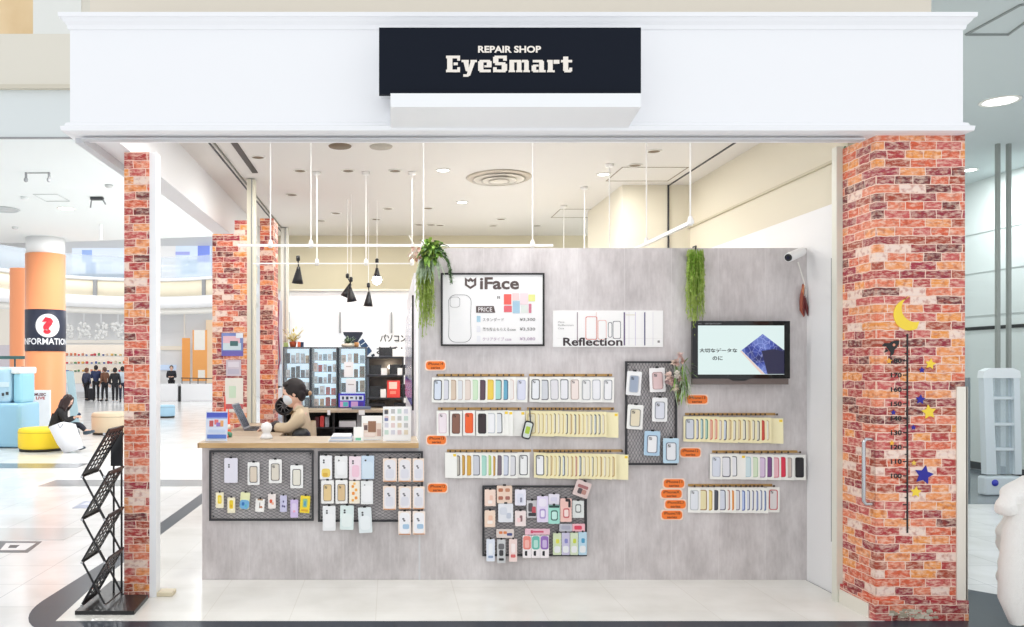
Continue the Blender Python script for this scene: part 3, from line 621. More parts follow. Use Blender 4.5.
def row(name, pxs, ytop, cases, rail0, rail1, base=WHITEP, droop=0, dense=False):
    """pxs: left edge of each pack in the photo's frame at the wall's depth"""
    n_ = len(pxs); yb = YW-.016      # pxs: where each visible strip starts; a pack's left part hides behind its neighbour
    wpx = PW*F/YW; pxs = [pxs[0]] + [max(pxs[0]+2.5*i, pxs[i+1]-wpx) for i in range(1, n_-1)] + [pxs[-1]]
    g = 'phone case packs in the '+name
    zt_ = fz(ytop, YW)
    rail = thing('display_rail', 'thin brass wall rail of the '+name, 'rail', (fx(rail0, YW), YW, zt_+.012), 'brass wall rails')
    MB().box(fx(rail0, YW), fx(rail1, YW), YW-.006, YW+.0, zt_+.006, zt_+.026, mat((184, 146, 88), .5)).build('rail_strip', rail)
    hookm = getmesh(('hook',), lambda: MB().tube([(0, -.0, 0), (0, -.05, 0), (0, -.054, .006)], .0028, GOLD, 6).box(-.006, .006, -.056, -.05, -.004, .012, mat((70, 54, 40), .4)).mesh('hook'))
    for i, px in enumerate(pxs):
        pitch = (pxs[i]-pxs[i-1] if i else pxs[1]-pxs[0])*YW/F
        pn = (pxs[i+1]-pxs[i] if i < n_-1 else pxs[i]-pxs[i-1])*YW/F; last = i == n_-1
        phi = min(math.radians(17), math.atan(.0095/max(.02, min(pitch, pn))))
        if dense: phi = math.radians(17)
        fill, ring, nm = cases[i % len(cases)]
        b_ = base if base else (CREAMP if i else WHITEP)
        stick = nm == 'blank'
        r = bpy.data.objects.new('phone_case_pack', packmesh(b_, stick)); COL.objects.link(r)
        jz = random.uniform(-.003, .003)-droop*i/n_
        r.location = (fx(px, yb), yb, zt_+jz); r.rotation_euler = (0, random.uniform(-.015, .015), -phi)
        tag(r, ('%s pack, %s from left in the %s' % (('blank white' if nm == 'blank' else nm+' phone case'), ORD[i], name)), 'phone case', g)
        if nm != 'blank':
            c_ = bpy.data.objects.new('phone_case', casemesh(fill, ring)); COL.objects.link(c_); c_.parent = r
            if fill and (i == 0 or last or pitch > .085):
                l_ = bpy.data.objects.new('camera_window', lensmesh(fill)); COL.objects.link(l_); l_.parent = c_
        h_ = bpy.data.objects.new('hook', hookm); COL.objects.link(h_); h_.parent = rail
        h_.location = Vector((fx(px, yb)+.04, YW, zt_+.012))-WORLD[rail.name]
def lin_(a, b, n_): return [a+(b-a)*i/(n_-1) for i in range(n_)]
row('upper left row', [432, 443, 451, 458, 465, 472.5, 480, 487.5, 495.5, 503.5, 510, 515.5], 377, [((222, 230, 244), K, 'black edged'), ((226, 226, 234), G_, 'grey edged'), ((224, 206, 186), (190, 160, 140), 'beige'), ((228, 230, 234), (206, 196, 190), 'light grey'), ((236, 222, 212), (206, 186, 176), 'pale pink'), ((214, 236, 206), (190, 222, 186), 'pale green'), ((96, 72, 84), (60, 44, 56), 'dark purple'), ((246, 214, 90), (226, 186, 60), 'yellow'), ((170, 222, 214), (50, 60, 66), 'mint green'), ((110, 176, 204), (60, 90, 120), 'blue'), ((244, 240, 236), (226, 206, 200), 'white'), ((226, 228, 244), (200, 204, 226), 'lilac white')], 437, 524)
row('upper right row', [529.6, 540.5, 550, 560, 570, 580.5, 592, 602], 377, [((240, 242, 246), K, 'black edged clear'), ((214, 216, 222), (90, 92, 98), 'grey edged'), ((232, 230, 234), (160, 160, 166), 'light grey'), ((240, 240, 244), (70, 74, 90), 'navy edged clear'), ((246, 232, 226), (190, 170, 164), 'pinkish'), ((240, 240, 240), (170, 172, 176), 'silver edged'), ((242, 242, 246), (176, 178, 186), 'pale silver'), ((244, 244, 246), (160, 160, 166), 'frosted white')], 529, 612)
row('middle left row', [436.5, 449, 462, 475, 488, 497, 504, 508.5, 513], 410.5, [((244, 232, 238), (226, 206, 214), 'pale pink'), ((140, 96, 80), (110, 74, 64), 'brown'), ((240, 100, 44), (222, 80, 36), 'orange red'), ((56, 40, 44), (28, 24, 28), 'black'), ((246, 246, 248), (196, 200, 206), 'white'), ((230, 232, 236), (70, 72, 78), 'dark edged clear'), (W_, G_, 'blank'), (W_, G_, 'blank'), (W_, G_, 'blank')], 438, 521)
SL = [((244, 236, 206), (214, 190, 120), 'straw coloured'), ((236, 232, 222), (150, 140, 110), 'khaki edged'), ((240, 236, 220), (90, 90, 96), 'dark edged'), ((230, 214, 180), (196, 160, 90), 'ochre'), ((226, 232, 236), (60, 66, 84), 'navy edged'), ((244, 240, 226), (210, 190, 150), 'sand coloured'), ((232, 206, 190), (190, 120, 90), 'terracotta'), ((214, 230, 214), (120, 160, 130), 'sage green')]
row('middle right row', [525.5] + lin_(537.5, 606, 18), 410.5, [SL[i] for i in (0, 5, 0, 5, 0, 1, 5, 0, 2, 3, 2, 3, 0, 5, 1, 4, 2, 5)] + [(W_, G_, 'blank')], 527, 614, CREAMP, .012, True)
row('lower left row', [445, 456.5, 462, 467, 473, 481.5, 488.5, 493, 497.5, 503.5, 510.5, 517.5], 452.5, [(W_, G_, 'blank'), ((196, 190, 180), (80, 74, 70), 'taupe'), ((214, 170, 80), (180, 130, 50), 'ochre'), ((226, 180, 80), (200, 150, 60), 'amber'), ((214, 216, 224), (80, 84, 96), 'slate edged'), ((176, 222, 208), (150, 196, 186), 'mint'), ((200, 220, 150), (166, 196, 110), 'lime green'), ((220, 180, 90), (180, 130, 60), 'honey'), ((130, 116, 128), (100, 88, 102), 'mauve grey'), ((220, 226, 240), (120, 126, 150), 'blue grey'), ((226, 226, 230), (110, 112, 118), 'grey edged'), ((246, 246, 246), (60, 60, 66), 'black edged white')], 447, 531)
row('lower right row', [534] + lin_(546, 616, 18), 452.5, [((246, 246, 248), (34, 34, 38), 'black ringed clear')] + [SL[i] for i in (1, 3, 0, 2, 4, 5, 3, 6, 4, 5, 0, 1, 0, 3, 5, 0, 3)] + [(W_, G_, 'blank')], 533, 622, CREAMP, .012, True)
row('top row below screen', [683.5] + lin_(695, 770, 17), 416, [((214, 218, 226), (120, 124, 134), 'grey'), ((226, 226, 236), (60, 66, 110), 'navy edged'), ((200, 222, 222), (60, 110, 120), 'petrol edged'), ((190, 220, 206), (60, 140, 120), 'green edged'), ((240, 190, 170), (224, 120, 96), 'salmon'), ((240, 200, 180), (226, 130, 100), 'coral'), ((236, 232, 226), (190, 170, 150), 'beige edged'), ((222, 230, 244), (40, 50, 90), 'dark blue edged')] + [SL[i] for i in (3, 1, 3, 2, 3, 1, 2)] + [((214, 80, 60), (180, 50, 44), 'red'), SL[5], (W_, G_, 'blank')], 685, 775, CREAMP, .016, True)
row('second row below screen', [710, 724, 731.5, 738, 745, 752, 759, 766.5, 773, 780, 786.5, 793], 453.5, [((222, 228, 240), (196, 200, 210), 'pale blue'), ((232, 232, 238), (60, 62, 80), 'dark edged clear'), ((240, 240, 244), (90, 92, 100), 'grey edged clear'), (W_, G_, 'blank'), ((214, 232, 236), (176, 204, 214), 'ice blue'), ((220, 234, 206), (180, 206, 170), 'pale green'), ((222, 200, 226), (160, 130, 170), 'lilac'), ((130, 80, 140), (90, 50, 106), 'purple'), ((240, 190, 200), (210, 110, 130), 'pink'), ((226, 50, 80), (196, 40, 70), 'crimson'), ((214, 196, 186), (170, 160, 160), 'greige'), ((44, 42, 46), (24, 24, 28), 'black')], 712, 797, WHITEP, .01)
row('bottom row below screen', [688, 702, 708, 713.5, 719.5, 726.5, 731, 735, 741, 746, 751, 755, 759, 763, 767], 487, [((232, 236, 242), (196, 200, 204), 'pale silver'), ((236, 226, 180), (150, 110, 50), 'bronze edged'), ((244, 226, 150), (196, 160, 60), 'yellow'), ((80, 84, 96), (30, 34, 46), 'dark'), ((220, 224, 236), (60, 66, 90), 'navy edged clear'), ((240, 226, 220), (180, 120, 100), 'blush'), ((244, 170, 80), (226, 140, 50), 'orange'), ((230, 230, 236), (130, 120, 140), 'mauve edged'), ((190, 206, 240), (60, 90, 170), 'blue'), ((222, 226, 240), (90, 96, 130), 'steel blue edged'), ((220, 222, 236), (110, 110, 130), 'grey violet'), ((214, 220, 240), (80, 100, 160), 'cobalt edged'), ((226, 232, 244), (100, 110, 150), 'pale cobalt'), ((200, 214, 236), (60, 90, 150), 'deep blue edged'), ((232, 226, 226), (196, 60, 66), 'red cornered')], 688, 772, WHITEP, .0)
# keychain shaped display case hanging off the middle row
t = thing('hanging_sample', 'black edged phone shaped sample with green centre dangling in the middle row', 'sample', (fx(528, YW-.07), YW-.07, fz(408, YW)))
Mx = Matrix.Translation((fx(527.5, YW-.07), YW-.07, fz(430, YW-.07))) @ Matrix.Rotation(math.radians(14), 4, 'Y')
MB().prism(rrect(.075, .15, .022), -.006, .006, mat((26, 30, 34), .3), Mx).build('sample_case', t)
MB().prism(rrect(.055, .125, .014), -.008, -.0061, mat((214, 222, 216), .3), Mx).prism(rrect(.036, .06, .008), -.009, -.0081, mat((178, 206, 70), .4), Mx).build('print', t)
MB().tube([fp(530.5, 421.5, YW-.07), fp(530, 414, YW-.065), fp(529.5, 408, YW-.05)], .006, mat((90, 92, 98), .4)).build('strap', t)

# ================================================================ ORANGE LABELS
OR = mat((250, 128, 44), .5); OB = mat((252, 226, 208), .5); TX = mat((120, 44, 10), .5)
for px, py, w_, txt, lb in ((435.5, 365.5, 19, 'iPhone14', 'pale orange rounded label at the left end above the top row'), (436.5, 440, 19, 'iPhone13', 'orange rounded label at the left between the middle and lower rows'),
    (437.5, 488, 19, 'iPhone12', 'orange rounded label at the left below the lower row'), (697, 399.5, 21, 'iPhone13', 'orange rounded label between the screen and the highest right row'),
    (690.5, 452.5, 20, 'iPhone12', 'orange rounded label left of the second right row'), (674, 483.5, 20.5, 'iPhone11', 'topmost of the four stacked orange labels'),
    (671.5, 493.8, 20.5, 'iPhoneX', 'second of the four stacked orange labels'), (675.5, 504.4, 20.5, 'iPhoneSE2,3', 'third of the four stacked orange labels'), (672, 515, 20.5, 'iPhone7/8', 'lowest of the four stacked orange labels')):
    y = YW-.006; cx_, cz_ = fx(px, y), fz(py, y); w = w_*y/F; h = 9.3*y/F
    t = thing('shelf_label', lb, 'label', (cx_, YW, cz_-h/2), 'orange series labels')
    MB().prism([(cx_+a, cz_+b) for a, b in rrect(w*1.1, h*1.12, h*.3)], y+.002, YW-.0005, OB).prism([(cx_+a, cz_+b) for a, b in rrect(w, h*.9, h*.35)], y, y+.002, OR).build('backing', t)
    m = MB(); lettering(m, txt, cx_-w*.4, cx_+w*.4, cz_+h*.04, cz_+h*.34, y-.0006, TX, .02); lettering(m, 'series', cx_-w*.24, cx_+w*.24, cz_-h*.36, cz_-h*.1, y-.0006, TX, .02)
    m.build('lettering', t)

# ================================================================ POSTERS ON THE WALL
y = YW-.02
t = thing('framed_poster', 'white poster in a thin black frame with a phone outline and price list', 'poster', (fx(492, y), YW, fz(346, y)))
x0, x1, z0, z1 = fx(441, y), fx(544.5, y), fz(346, y), fz(273, y)
f_ = .014
m = MB()
for q in ((x0, x1, z0, z0+f_), (x0, x1, z1-f_, z1), (x0, x0+f_, z0+f_, z1-f_), (x1-f_, x1, z0+f_, z1-f_)): m.box(q[0], q[1], y-.004, YW-.0005, q[2], q[3], BLACK)
m.build('frame', t)
MB().box(x0+f_, x1-f_, y+.004, YW-.001, z0+f_, z1-f_, mat((246, 245, 245), .3)).build('paper', t)
yp = y+.003
def PX(v): return 430+v/7.375
def PY(v): return 265+v/7.376
TB = mat((92, 78, 76), .5); TG = mat((140, 136, 136), .5); TP = mat((190, 170, 190), .5)
m = MB()
lettering(m, 'iFace', fx(PX(368), yp), fx(PX(657), yp), fz(PY(180), yp), fz(PY(90), yp), yp-.001, TB, .028)
# shield logo
cxl, czl = fx(PX(299), yp), fz(PY(135), yp); s_ = 42/7.375*yp/F
out = [(-1, 1.05), (-.45, .62), (0, 1.0), (.45, .62), (1, 1.05), (1, -.35), (0, -1), (-1, -.35)]; inn = [(-.62, .45), (-.3, .2), (0, .45), (.3, .2), (.62, .45), (.62, -.2), (0, -.58), (-.62, -.2)]
vs = [(cxl+a*s_, yp-.001, czl+b*s_) for a, b in out]+[(cxl+a*s_, yp-.001, czl+b*s_) for a, b in inn]
m.add(vs, [(i, 8+i, 8+(i+1) % 8, (i+1) % 8) for i in range(8)], TB)
m.prism([(fx(PX(a), yp), fz(PY(b), yp)) for a, b in ((340, 352), (482, 352), (470, 303), (340, 303))], yp-.001, yp, TB)
lettering(m, 'PRICE', fx(PX(356), yp), fx(PX(458), yp), fz(PY(344), yp), fz(PY(312), yp), yp-.002, mat((240, 236, 236), .5), .01)
for zz, a, c1, pr, w2 in ((403, 'スタンダード', TG, '¥3,300', 545), (474, '落ち防止もらえるcase', TG, '¥3,520', 632), (546, 'クリアタイプ case', TP, '¥3,080', 600)):
    lettering(m, a, fx(PX(388), yp), fx(PX(w2), yp), fz(PY(zz+13), yp), fz(PY(zz-13), yp), yp-.001, c1, .01)
    lettering(m, pr, fx(PX(660), yp), fx(PX(776), yp), fz(PY(zz+13), yp), fz(PY(zz-13), yp), yp-.001, c1, .02)
lettering(m, '"', fx(PX(495), yp), fx(PX(516), yp), fz(PY(250), yp), fz(PY(230), yp), yp-.001, TG, .02)
m.build('lettering', t)
m = MB()
def pr_(mb, x0_, y0_, x1_, y1_, c, yy=None):
    mb.box(fx(PX(x0_), yp), fx(PX(x1_), yp), yp-.001, yp, fz(PY(y1_), yp), fz(PY(y0_), yp), mat(c, .5))
for q in ((545, 215, 600, 292, (246, 104, 96)), (606, 208, 658, 258, (248, 214, 214)), (664, 208, 722, 292, (244, 222, 226)), (726, 218, 775, 268, (232, 234, 150)), (545, 300, 603, 348, (230, 110, 120)), (610, 266, 662, 356, (170, 204, 224)), (670, 298, 722, 352, (226, 232, 226)), (728, 286, 748, 354, (214, 130, 150)), (345, 375, 372, 420, (170, 206, 224)), (345, 450, 372, 494, (232, 232, 238)), (345, 522, 372, 566, (236, 236, 240))): pr_(m, *q)
# phone outline
def outline(mb, cx_, cz_, w, h, r, th, yy, mt, waist=0):
    P = rrect(w, h, r, 6); k = len(P)
    def wv(a, b): return a*(1-waist*max(0, 1-abs(b)/(h*.4))), b
    P = [wv(*p) for p in P]
    pts2 = []
    for i in range(k):
        a, b = P[i], P[(i+1) % k]; L = math.hypot(b[0]-a[0], b[1]-a[1]); q = max(1, int(L/(h*.12)))
        for j in range(q): pts2.append(wv(a[0]+(b[0]-a[0])*j/q, a[1]+(b[1]-a[1])*j/q) if q > 1 else (a[0], a[1]))
    k = len(pts2); sx_ = 1-2*th/w; sz_ = 1-2*th/h
    vs = [(cx_+a, yy, cz_+b) for a, b in pts2]+[(cx_+a*sx_, yy, cz_+b*sz_) for a, b in pts2]
    mb.add(vs, [(i, (i+1) % k, k+(i+1) % k, k+i) for i in range(k)], mt)
u = yp/F
outline(m, fx(PX(220), yp), fz(PY(395), yp), 172/7.375*u, 352/7.375*u, 55/7.375*u, .0035, yp-.001, mat((130, 128, 130), .5), .06)
outline(m, fx(PX(184), yp), fz(PY(274), yp), 74/7.375*u, 78/7.375*u, 22/7.375*u, .003, yp-.001, mat((150, 148, 150), .5))
m.build('print', t)
y = YW-.012
t = thing('banner_poster', 'wide white unframed poster with thin coloured phone outlines beside the framed poster', 'poster', (fx(608, y), YW, fz(347, y)))
MB().box(fx(553, y), fx(663, y), y, YW-.0005, fz(347, y), fz(310.5, y), mat((248, 247, 246), .35)).build('paper', t)
def QX(v): return 545+v/8.192
def QY(v): return 300+v/8.2
m = MB(); u = y/F
for cx_, cz_, w, h, c1, th in ((380, 230, 96, 190, (226, 120, 110), .005), (468, 245, 70, 160, (232, 170, 160), .004), (533, 245, 34, 125, (70, 76, 90), .004), (588, 245, 66, 145, (60, 60, 80), .004)):
    outline(m, fx(QX(cx_), y), fz(QY(cz_), y), w/8.192*u, h/8.2*u, 14/8.192*u, th, y-.001, mat(c1, .5))
for xx, wd, c1 in ((265, 7, (150, 130, 140)), (420, 4, (230, 196, 190)), (650, 12, (110, 96, 130)), (688, 3, (220, 210, 226)), (741, 5, (206, 196, 220)), (817, 10, (90, 86, 124)), (884, 5, (226, 224, 230))):
    m.box(fx(QX(xx-wd/2), y), fx(QX(xx+wd/2), y), y-.001, y, fz(QY(372), y), fz(QY(100), y), mat(c1, .5))
m.box(fx(QX(658), y), fx(QX(738), y), y-.001, y, fz(QY(126), y), fz(QY(118), y), mat((232, 228, 214), .5)); m.box(fx(QX(100), y), fx(QX(960), y), y-.0008, y, fz(QY(316), y), fz(QY(313), y), mat((234, 232, 230), .5))
m.build('print', t)
m = MB(); lettering(m, 'Reflection', fx(QX(148), y), fx(QX(634), y), fz(QY(376), y), fz(QY(308), y), y-.0025, mat((58, 46, 50), .5), .022)
for zz, s1, w2 in ((180, 'iFace', 158), (206, 'Reflection', 234), (232, 'Case', 155)): lettering(m, s1, fx(QX(106), y), fx(QX(w2), y), fz(QY(zz+7), y), fz(QY(zz-7), y), y-.0015, TG)
m.box(fx(QX(922), y), fx(QX(940), y), y-.001, y, fz(QY(350), y), fz(QY(332), y), TG)
m.build('lettering', t)

# ================================================================ SCREEN
def SCR(k, rgb=(222, 240, 238)):
    m_, nt, b, N, L = newmat('screen_light'); b.inputs['Base Color'].default_value = (.01, .01, .01, 1); b.inputs['Roughness'].default_value = .4; b.inputs['Emission Color'].default_value = (*lin(rgb), 1); b.inputs['Emission Strength'].default_value = k; return m_
y = YW-.09
t = thing('wall_television', 'black wall mounted flat screen showing Japanese text and a cracked blue phone', 'television', (fx(740, y), YW, fz(383, y)))
x0, x1, z0, z1 = fx(692.5, y), fx(790, y), fz(378.5, y), fz(321, y)
bz = MB(); gx0, gx1, gz0, gz1 = fx(698, y), fx(784.5, y), fz(374.5, y), fz(325.5, y)
GLB = mat((12, 14, 18), .12)
for q in ((x0, x1, z0, gz0), (x0, x1, gz1, z1), (x0, gx0, gz0, gz1), (gx1, x1, gz0, gz1)): bz.box(q[0], q[1], y, y+.03, q[2], q[3], GLB)
bz.box(x0+.03, x1-.03, y+.03, YW-.001, z0+.04, z1-.05, BLACK)
bz.prism([(fx(729, y)+.0, z0-.001), (fx(733, y), z0-.018), (fx(745, y), z0-.018), (fx(750, y), z0-.001)], y-.002, y+.02, GLB)
bz.build('bezel', t)
MB().box(x0+.0, x1-.01, y+.004, y+.03, fz(384.5, y), z0-.001, mat((110, 98, 94), .35)).build('speaker_bar', t)
sc = MB().box(gx0, gx1, y+.006, y+.02, gz0, gz1, SCR(.9)).build('screen', t)
ys = y+.005
def TX_(v): return 685+v/8.364
def TY_(v): return 315+v/8.36
m = MB(); DT = mat((20, 24, 30), .5)
lettering(m, '大切なデータな', fx(TX_(120), ys), fx(TX_(438), ys), fz(TY_(314), ys), fz(TY_(278), ys), ys, DT, .03)
lettering(m, 'のに', fx(TX_(230), ys), fx(TX_(315), ys), fz(TY_(378), ys), fz(TY_(344), ys), ys, DT, .03)
m.build('lettering', sc)
def crack_mat():
    m_, nt, b, N, L = newmat('cracked_blue_phone_image')
    g = N('ShaderNodeNewGeometry'); v = N('ShaderNodeTexVoronoi'); v.feature = 'DISTANCE_TO_EDGE'; v.inputs['Scale'].default_value = 26; L(g.outputs['Position'], v.inputs['Vector'])
    q = N('ShaderNodeTexNoise'); q.inputs['Scale'].default_value = 7; q.inputs['Detail'].default_value = 5; L(g.outputs['Position'], q.inputs['Vector'])
    r = ramp(nt, [(.35, (26, 30, 90)), (.5, (54, 74, 170)), (.66, (120, 140, 214))]); L(q.outputs['Fac'], r.inputs['Fac'])
    r2 = ramp(nt, [(0, (190, 196, 220)), (.05, (0, 0, 0))]); L(v.outputs['Distance'], r2.inputs['Fac'])
    mx = N('ShaderNodeMixRGB'); mx.blend_type = 'ADD'; mx.inputs['Fac'].default_value = .6; L(r.outputs['Color'], mx.inputs['Color1']); L(r2.outputs['Color'], mx.inputs['Color2'])
    L(mx.outputs['Color'], b.inputs['Emission Color']); b.inputs['Emission Strength'].default_value = .8; b.inputs['Base Color'].default_value = (.01, .01, .01, 1); return m_
def poly(mb, pts, yy, mt): mb.add([(fx(TX_(a), yy), yy, fz(TY_(b), yy)) for a, b in pts], [tuple(range(len(pts)))], mt)
m = MB(); poly(m, [(472, 295), (650, 158), (836, 300), (836, 494), (672, 494)], ys, crack_mat())
poly(m, [(640, 300), (740, 285), (836, 305), (836, 494), (690, 494)], ys-.0006, SCR(.7, (40, 40, 78)))
poly(m, [(460, 300), (474, 300), (668, 494), (640, 494)], ys-.0003, SCR(.8, (244, 216, 206)))
m.build('image', sc)
m = MB(); lettering(m, 'AQUOS', fx(TX_(105), y), fx(TX_(140), y), fz(TY_(77), y), fz(TY_(68), y), y-.001, GREY); lettering(m, 'LED BACKLIGHT', fx(TX_(168), y), fx(TX_(305), y), fz(TY_(77), y), fz(TY_(67), y), y-.001, GREY, .01)
m.build('lettering', t)
# security camera with dried peppers beside
t = thing('security_camera', 'white bullet security camera on the upper right of the grey wall', 'camera', fp(798, 262, YW-.05))
a, b = fp(788.5, 257.5, YW-.2), fp(802, 251.5, YW-.07)
MB().tube([a, a.lerp(b, .1), b], [.036, .038, .036], mat((240, 240, 240), .3), 20).build('camera_body', t)
d_ = (a-b).normalized(); MB().tube([a+d_*.001, a+d_*.006], .029, BLACK, 20).tube([a+d_*.006, a+d_*.009], .014, mat((40, 40, 60), .1), 16).build('lens', t)
MB().tube([b, Vector((b.x+.02, YW-.03, b.z+.01)), Vector((b.x+.02, YW, b.z+.01))], .014, mat((236, 236, 236), .3)).build('mount', t)
pts = [fp(798, 262, YW-.03), fp(801, 272, YW-.02), fp(804.5, 283, YW-.015), fp(806, 297, YW-.015)]
tag(MB().tube(pts, .005, mat((236, 234, 228), .5), 6).build('camera_cable'), 'white cable hanging from the security camera', 'cable')
t = thing('dried_chili_bunch', 'bunch of dried dark red peppers hanging below the security camera', 'decoration', fp(804, 318, YW-.03))
for pts, c_ in (([(803, 284), (801.5, 298), (801, 310), (804, 317)], (150, 70, 50)), ([(804, 296), (803, 306), (804.5, 316)], (110, 30, 34)), ([(805, 298), (806.5, 308), (808, 316)], (96, 26, 30)), ([(803.5, 285), (802.5, 292), (803, 300)], (190, 120, 80))):
    P = [fp(a, b, YW-.03) for a, b in pts]; MB().tube(P, [.006, .015, .012, .003][:len(P)] if len(P) == 4 else [.008, .014, .003], mat(c_, .4), 8).build('pepper', t)
# ================================================================ SHOP CEILING FITTINGS
ZC = 3.84
def ceil_at(px, py, z=ZC): Y = (z-CH)*F/(CY-py); return Vector((fx(px, Y), Y, z))
p = ceil_at(499, 177); t = thing('air_diffuser', 'large round stepped air diffuser in the shop ceiling', 'air vent', p)
MB().lathe([(.32, -.001), (.36, -.004), (.34, -.02), (.31, -.02)], p, mat((206, 196, 180), .5), 40).lathe([(.312, -.002), (.2, -.004), (.001, -.005)], p, mat((70, 66, 60), .7), 36).build('rim', t)
dr = MB()
for r0, r1, z in ((.285, .215, -.03), (.19, .13, -.045), (.11, .06, -.05)): dr.lathe([(r0, z), (r0+.008, z-.006), (r1, z+.022), (r1, z+.028), (r0, z+.006)], p, mat((222, 216, 204), .5), 32)
dr.lathe([(.001, -.05), (.035, -.048), (.03, -.02)], p, mat((190, 182, 166), .5), 16); dr.build('rings', t)
LITS = []
def downlight(px, py, r, lit, label, z=ZC, grp=None, cold=False):
    p = ceil_at(px, py, z); t = thing('downlight', label, 'downlight', p, grp)
    MB().lathe([(r*.86, 0), (r*1.08, 0), (r*1.06, -.008), (r*.88, -.010), (r*.86, -.001)], p, mat((236, 234, 228), .4), 24).build('trim_ring', t)
    MB().lathe([(r*.86, -.003), (.001, -.003)], p, mat((255, 255, 255), .5, 0, 6) if lit else mat((118, 100, 74), .5), 24).build('diffuser', t)
    if lit: LITS.append(p)
for px, py, lb in ((443, 170, 'lit downlight in the shop ceiling just left of the round diffuser'), (462, 202, 'lit downlight in the shop ceiling below left of the round diffuser'), (604, 174, 'lit downlight at the right of the shop ceiling')): downlight(px, py, .075, True, lb, grp='lit shop downlights')
dl = sorted([(258, 157), (300, 170.5), (348, 170.5), (395, 170.5), (292, 194.5), (336, 213), (321, 220.5), (388, 208.5), (376, 219), (501, 219), (428, 208), (431, 224.5), (493, 225.5), (537, 225.5), (635, 165), (654, 151), (419, 224.5), (440, 225)])
for i, (px, py) in enumerate(dl): downlight(px, py, .07, False, 'unlit dark recessed downlight, %s from the left across the shop ceiling' % ORD[i], grp='unlit recessed downlights')
for px, py, lb in ((340, 146, 'brown round speaker grille at the front left of the shop ceiling'), (381, 146.5, 'pale grey round speaker grille right of the brown one')):
    p = ceil_at(px, py); tag(MB().lathe([(.11, 0), (.105, -.008), (.001, -.006)], p, mat((120, 104, 84) if px < 360 else (178, 172, 160), .6), 28).build('ceiling_speaker'), lb, 'speaker')
for i, (a, b, lb) in enumerate((((622, 167), (668, 181), 'square access hatch outline at the right of the shop ceiling'), ((560, 209), (588, 217.5), 'dark framed ceiling hatch beside the pale pier'))):
    p, q = ceil_at(*a), ceil_at(*b); m = MB(); x0, x1 = min(p.x, q.x), max(p.x, q.x); y0, y1 = min(p.y, q.y), max(p.y, q.y); c_ = mat((150, 140, 120), .5); w = .012
    for r in ((x0, x1, y0, y0+w), (x0, x1, y1-w, y1), (x0, x0+w, y0, y1), (x1-w, x1, y0, y1)): m.box(*r, ZC-.004, ZC, c_)
    tag(m.build('ceiling_hatch'), lb, 'hatch')
# lighting tracks on rods
TRK = mat((244, 243, 240), .4)
def track(label, p0, p1, rods, s=.011):
    t = thing('lighting_track', label, 'track', (Vector(p0)+Vector(p1))/2, 'white suspended bars')
    d = (Vector(p1)-Vector(p0)).normalized()
    m = MB()
    if abs(d.x) > .5: m.box(p0[0], p1[0], p0[1]-s, p0[1]+s, p0[2]-s, p0[2]+s, TRK)
    else: m.box(p0[0]-s, p0[0]+s, p0[1], p1[1], p0[2]-s, p0[2]+s, TRK)
    m.build('bar', t)
    for r in rods:
        q = Vector(r); m = MB().tube([q, (q.x, q.y, ZC-.001)], .006, TRK, 8)
        m.lathe([(.045, ZC-.001), (.04, ZC-.03), (.012, ZC-.035)], (q.x, q.y, 0), TRK, 14).lathe([(.018, q.z-.02), (.022, q.z+.02), (.012, q.z+.05)], (q.x, q.y, 0), TRK, 12)
        m.build('rod', t)
Yt = 7.0; zt1 = fz(245.5, Yt)
track('front white suspended bar crossing above the counter on four rods', (fx(238, Yt), Yt, zt1), (fx(553, Yt), Yt, zt1), [(fx(px, Yt), Yt, zt1) for px in (270.5, 311, 423.5, 532.5)])
Y2 = 8.58; z2 = fz(263.5, Y2)
track('rear thinner white suspended bar behind the counter', (fx(253, Y2), Y2, z2), (fx(414, Y2), Y2, z2), [(fx(px, Y2), Y2, z2) for px in (317, 366, 412)], .007)
zr = 2.84
track('white suspended bar running front to back at the right of the shop', (2.26, 5.98, zr), (2.26, 10.6, zr), [(2.26, y_, zr) for y_ in (6.02, 7.05, 8.24, 9.3, 10.4)], .013)
def spot(px, py, Y, label, ang, lit=False, hang=None):
    p = fp(px, py, Y); t = thing('pendant_spotlight', label, 'spotlight', p, 'black cone spotlights')
    M = Matrix.Translation(p) @ Matrix.Rotation(math.radians(ang), 4, 'Y')
    m = MB()
    prof = [(.001, .10), (.018, .10), (.026, .06), (.05, -.03), (.062, -.08), (.056, -.08), (.04, -.04), (.001, -.03)]
    m.lathe(prof, (0, 0, 0), mat((24, 24, 28), .35), 18, M); m.build('shade', t)
    if lit:
        m = MB(); m.ball(p+Vector((0, 0, -.05)), .06, .06, .06, mat((225, 238, 255), .5, 0, 14)); m.build('bulb', t)
    top = p+Vector((math.sin(math.radians(ang))*.10, 0, .10)); zz = hang
    MB().tube([top, Vector((p.x+.0, Y, p.z+.17))], .008, BLACK, 6).lathe([(.016, p.z+.16), (.022, p.z+.17), (.022, p.z+.21), (.01, p.z+.22)], (p.x, Y, 0), BLACK, 12).build('swivel', t)
    MB().tube([Vector((p.x, Y, p.z+.21)), Vector((p.x, Y, zz))], .005, TRK, 6).build('cord', t)
spot(298, 276, 8.58, 'black cone spotlight hung highest, at the left', 4, hang=z2)
spot(347.5, 291, 10.0, 'left one of two black cone spotlights hanging close together', 22, hang=ZC)
spot(351, 295, 9.7, 'right one of two black cone spotlights hanging close together', -8, hang=ZC)
spot(368.5, 300, 10.2, 'lowest black cone spotlight, right of the close pair', 3, hang=ZC)
spot(377, 276, 10.0, 'glowing spotlight with white blue bulb', 0, True, hang=ZC)

